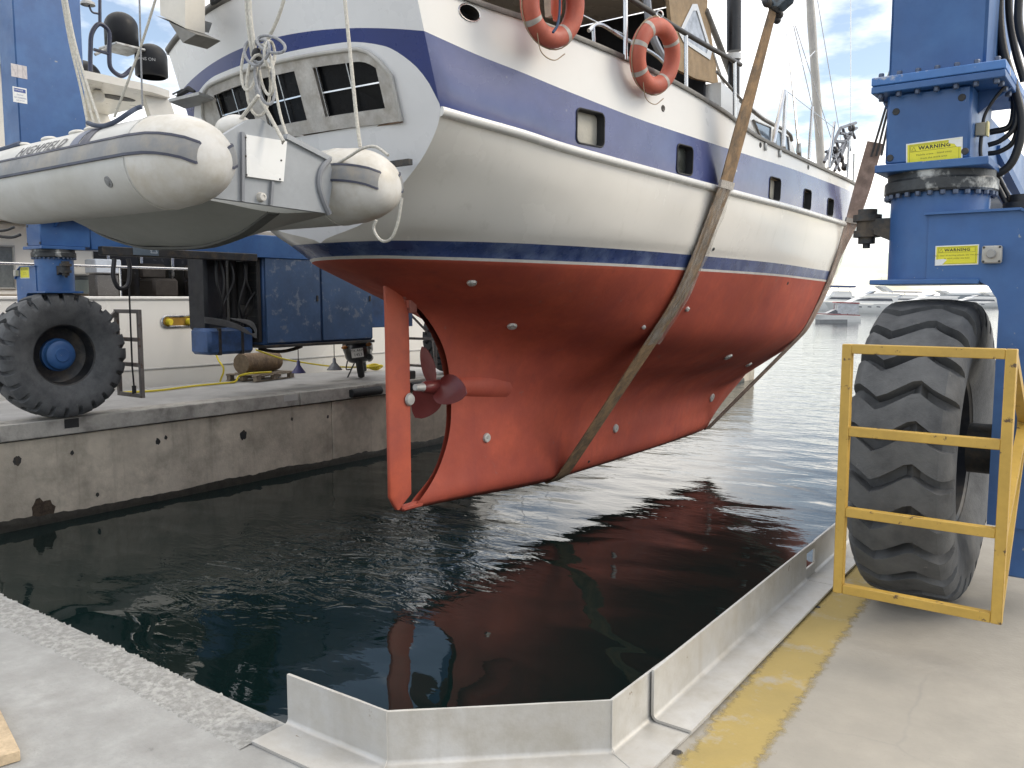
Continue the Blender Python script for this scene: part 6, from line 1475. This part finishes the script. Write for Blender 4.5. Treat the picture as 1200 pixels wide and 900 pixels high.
# radar arch: raked legs, wing, domes, hoop
ARW = mat('arch_cream', (.70, .67, .60), .35, var=.05, coat=.2)
zA = 5.56
wing = [onX(40, 120, -15.7), onX(95, 103, -15.7), onX(140, 93, -15.7), onX(178, 88, -15.7), onX(192, 92, -15.7)]
w2 = [(p.x, p.y, zA) for p in wing]; mb = MB()
poly = [(-15.75, 6.2, zA), (-15.65, 8.3, zA), (-15.65, 9.5, zA), (-15.8, 9.95, zA), (-16.2, 10.05, zA), (-18.4, 10.05, zA), (-18.4, 6.2, zA)]
mb.prism(poly, (0, 0, .14)); arch = mb.build('radar_arch', ARW, my, smooth=30)
for x in (-15.95, -18.3):
    mb = MB(); mb.prism([(x, 9.5, zA - .001), (x, 10.04, zA - .001), (x, 10.9, 3.31), (x, 10.2, 3.31)], (-.14, 0, 0)); mb.build('arch_leg', ARW, arch, smooth=30)
    mb = MB(); mb.prism([(x, 6.4, zA - .001), (x, 7.4, zA - .001), (x, 8.4, 3.31), (x, 6.9, 3.31)], (-.14, 0, 0)); mb.build('arch_leg', ARW, arch, smooth=30)
for (x, y, r_) in ((-16.6, 7.4, .3), (-16.6, 9.3, .28), (-17.4, 8.3, .12)):
    mb = MB(); mb.lathe([(0, 0), (r_, 0), (r_ * 1.05, .012)], Matrix.Translation((x, y, zA - .014)) @ Matrix.Diagonal((.6, 1.3, 1, 1)), 24); mb.build('speaker_recess', DARK, arch)
mb = MB(); mb.sphere((-16.3, 8.75, zA - .12), .13, 16, 10); mb.build('camera_ball', ARW, arch)
DOM = mat('dome_black', (.016, .017, .02), .5, var=.15, spec=.3)
def dome(u, vtop, vbot, x, r_, tag_):
    b = onX(u, vbot, x); t = onX(u, vtop, x); h = t.z - b.z
    mb = MB(); mb.lathe([(r_ * .85, 0), (r_, .03), (r_, h - r_ * .9)] + [(r_ * math.cos(a), h - r_ * .9 + r_ * .9 * math.sin(a)) for a in [math.pi / 2 * k / 8 for k in range(1, 9)]], Matrix.Translation(b), 28, cap=False); d = mb.build('satellite_dome', DOM, my, smooth=60)
    if tag_: 
        vd = (CAM_POS - b); vd.z = 0; vd.normalize(); ex = PZ_.cross(vd)
        place_text('dome_lettering', tag_, .085, mat('pale_lettering', (.5, .5, .5), .5), frame(b + vd * (r_ + .012) + PZ_ * h * .42 - ex * .08, ex, PZ_, vd), d)
    return b
b1 = dome(143, 15, 56, -16.4, .31, None); b2 = dome(178, 52, 91, -16.3, .31, 'KNS ON'); b3 = dome(97, 71, 103, -16.6, .34, None)
mb = MB(); mb.box(b1.x - .33, b1.x + .33, b1.y - .3, b1.y + .3, b1.z - .05, b1.z - .003, .01); mb.cyl(b1 + Vector((0, -.25, -.05)), b1 + Vector((0, -.55, -.25)), .03, n=8); mb.build('dome_tray', GALV, my)
mb = MB(); mb.tube(spline([onX(106, 95, -16.1), onX(106, 60, -16.1), onX(108, 38, -16.1), onX(117, 28, -16.1), onX(127, 36, -16.1), onX(128, 60, -16.1), onX(130, 80, -16.1), onX(142, 89, -16.1), onX(155, 80, -16.1)]), .042, 10); mb.build('arch_hoop', mat('navy_tube', (.025, .03, .06), .35), my)
mb = MB(); mb.cyl(onX(117, 28, -16.1), onX(117, -60, -16.1), .03, n=8); mb.build('mast_pole', MATS['navy_tube'], my)
mb = MB(); mb.lathe([(.13, 0), (.12, .05), (.05, .09), (.02, .14)], Matrix.Translation(onX(103, 6, -16.1)), 16); mb.build('horn_lamp', MATS['ledge_grey'], my)
mb = MB(); mb.tube(spline([onX(104, 6, -16.1), onX(108, 14, -16.1), onX(115, 16, -16.1)]), .02, 6); mb.build('lamp_bracket', MATS['navy_tube'], my)
mb = MB(); mb.cyl(onX(110, 58, -16.1), onX(127, 63, -16.1), .03, n=8); mb.build('hoop_rung', MATS['navy_tube'], my)

# ================================================================== BOATS ACROSS THE HARBOUR
CR = Vector((math.cos(YAW), math.sin(YAW), 0))     # across the view
FARW = mat('far_boat_white', (.80, .80, .79), .35, var=.03); FARG = mat('far_boat_glass', (.09, .10, .13), .15, var=.2); FARB = mat('far_cover_blue', (.07, .10, .22), .7, var=.2); FARR = mat('far_trim_red', (.28, .04, .05), .5); FARGR = mat('far_grey_hull', (.20, .21, .22), .6)
def far_boat(name, u_stern, u_bow, vw, H, label, style, cat='boat', extra=None):
    a = onZ(u_stern, vw, WATER_Z); b = onZ(u_bow, vw, WATER_Z); L_ = (b - a).length; ex = (b - a).normalized(); ey = PZ_.cross(ex); F = frame(a, ex, ey, PZ_)
    t = thing(name, (a + b) / 2, label, cat, 'boats across the harbour'); hb = L_ * .14
    def prof(x): return hb * (1 - max(0, (x - .55) / .45) ** 2.2)
    G = []
    for i in range(21):
        x = i / 20; sh = H * (.30 + .10 * max(0, x - .3) ** 1.4); row = []
        for z, k in ((-.4, .72), (0, .86), (sh * .55, .95), (sh, 1.0)): row.append((x * L_ * (1 - .10 * (1 - z / sh) * (x > .8) * (x - .8) * 5), prof(x) * k, z))
        row += [(p[0], -p[1], p[2]) for p in row[::-1]]; G.append([tuple(F @ Vector(p)) for p in row])
    mb = MB(); mb.grid(G, cv=False); mb.grid([[r__[3], r__[4]] for r__ in G]); mb.add(G[0], [tuple(range(8))]); mb.build('hull', extra or FARW, t, smooth=50)
    def side(poly, wd, name_, m_): mb = MB(); mb.prism([F @ Vector((x * L_, -wd * hb, z * H)) for x, z in poly], ey * (2 * wd * hb)); return mb.build(name_, m_, t, smooth=25)
    if style == 'yacht':
        side([(.05, .30), (.72, .34), (.62, .47), (.50, .56), (.06, .56)], .8, 'saloon', FARW)
        side([(.12, .41), (.63, .43), (.56, .49), (.44, .52), (.14, .50)], .815, 'saloon_window', FARG)
        side([(.06, .57), (.52, .57), (.46, .66), (.30, .69), (.02, .66)], .7, 'flybridge', FARW)
        side([(.10, .74), (.18, .74), (.30, .93), (.22, .93)], .6, 'arch', FARW)
        side([(.38, .68), (.44, .67), (.36, .76), (.34, .76)], .6, 'windscreen', FARG)
        mb = MB(); mb.cyl(F @ Vector((.25 * L_, 0, .94 * H)), F @ Vector((.24 * L_, 0, 1.25 * H)), L_ * .004, n=6); mb.build('mast', FARW, t)
        for x in (.3, .42, .55, .66): side([(x, .20), (x + .05, .21), (x + .05, .245), (x, .235)], .985 * prof(x + .03) / hb, 'porthole', FARG)
    elif style == 'cover':
        side([(.05, .30), (.62, .34), (.52, .52), (.06, .52)], .8, 'saloon', FARW); side([(.12, .38), (.55, .40), (.50, .47), (.14, .46)], .815, 'saloon_window', FARG)
        side([(.04, .80), (.62, .82), (.60, .88), (.04, .86)], .7, 'bimini', FARB); side([(.10, .52), (.46, .52), (.40, .68), (.12, .66)], .7, 'flybridge', FARW)
        for x in (.08, .3, .55): mb = MB(); mb.cyl(F @ Vector((x * L_, -hb * .6, .55 * H)), F @ Vector((x * L_, -hb * .6, .82 * H)), L_ * .004, n=6); mb.build('bimini_post', FARG, t)
    else:
        side([(.02, .32), (.95, .40), (.95, .44), (.02, .36)], 1.02 * .9, 'red_stripe', FARR); side([(.42, .40), (.72, .44), (.55, .62)], .75, 'windscreen', FARG)
        side([(.03, .90), (.55, .95), (.53, 1.0), (.04, .96)], .8, 'canopy', FARR)
        for x in (.05, .2, .36, .5): mb = MB(); mb.cyl(F @ Vector((x * L_, -hb * .75, .38 * H)), F @ Vector((x * L_, -hb * .75, .93 * H)), L_ * .008, n=6); mb.build('canopy_post', FARR, t)
        side([(.04, .40), (.50, .44), (.50, .92), (.05, .90)], .76, 'canopy_sheet', mat('clear_sheet', (.48, .50, .54), .25, var=.2, scale=2))
    return t
far_boat('motor_cruiser', 1006, 952, 377.5, 2.6, 'small white cruiser with red trim, nearest boat on the far water', 'small')
far_boat('moored_yacht', 1052, 966, 367, 6.0, 'white flybridge yacht right behind the small red trimmed cruiser', 'yacht')
far_boat('moored_yacht', 1002, 940, 364, 7.2, 'white yacht with a dark blue sun cover left of the flybridge yacht', 'cover')
far_boat('moored_yacht', 1122, 1036, 363, 5.6, 'white yacht seen just above the right tyre', 'yacht')
far_boat('moored_yacht', 1170, 1096, 361, 5.4, 'white yacht glimpsed under the blue fork beside the hose', 'yacht', extra=FARW)
far_boat('moored_yacht', 1080, 1020, 359.5, 6.5, 'distant pale yacht between the turret and the flybridge yacht', 'cover')
far_boat('moored_yacht', 945, 880, 362, 6.2, 'white yacht mostly hidden behind the bow of the hoisted yacht', 'yacht')
far_boat('moored_yacht', 1240, 1168, 362, 6.2, 'white yacht at the right edge behind the blue fork', 'cover')
# low pontoon in front of the boats
A = onZ(958, 378.5, WATER_Z); B = onZ(990, 378.5, WATER_Z); mb = MB(); mb.bar(A + Vector((0, 0, .2)), B + Vector((0, 0, .2)), 1.6, .5); mb.build('pontoon', FARGR, label='low grey pontoon beside the small cruiser', cat='pontoon')
# low headland on the horizon
G = []
for i in range(61):
    a = R(-10 + 90 * i / 60); d = 2300; x, y = math.sin(a) * d, math.cos(a) * d; h = 16 + 22 * abs(mn.noise((i * .13, 3, 1))) + 8 * mn.noise((i * .5, 1, 1)); G.append([(x, y, -3), (x, y, h * .7), (x * 1.02, y * 1.02, h), (x * 1.06, y * 1.06, -3)])
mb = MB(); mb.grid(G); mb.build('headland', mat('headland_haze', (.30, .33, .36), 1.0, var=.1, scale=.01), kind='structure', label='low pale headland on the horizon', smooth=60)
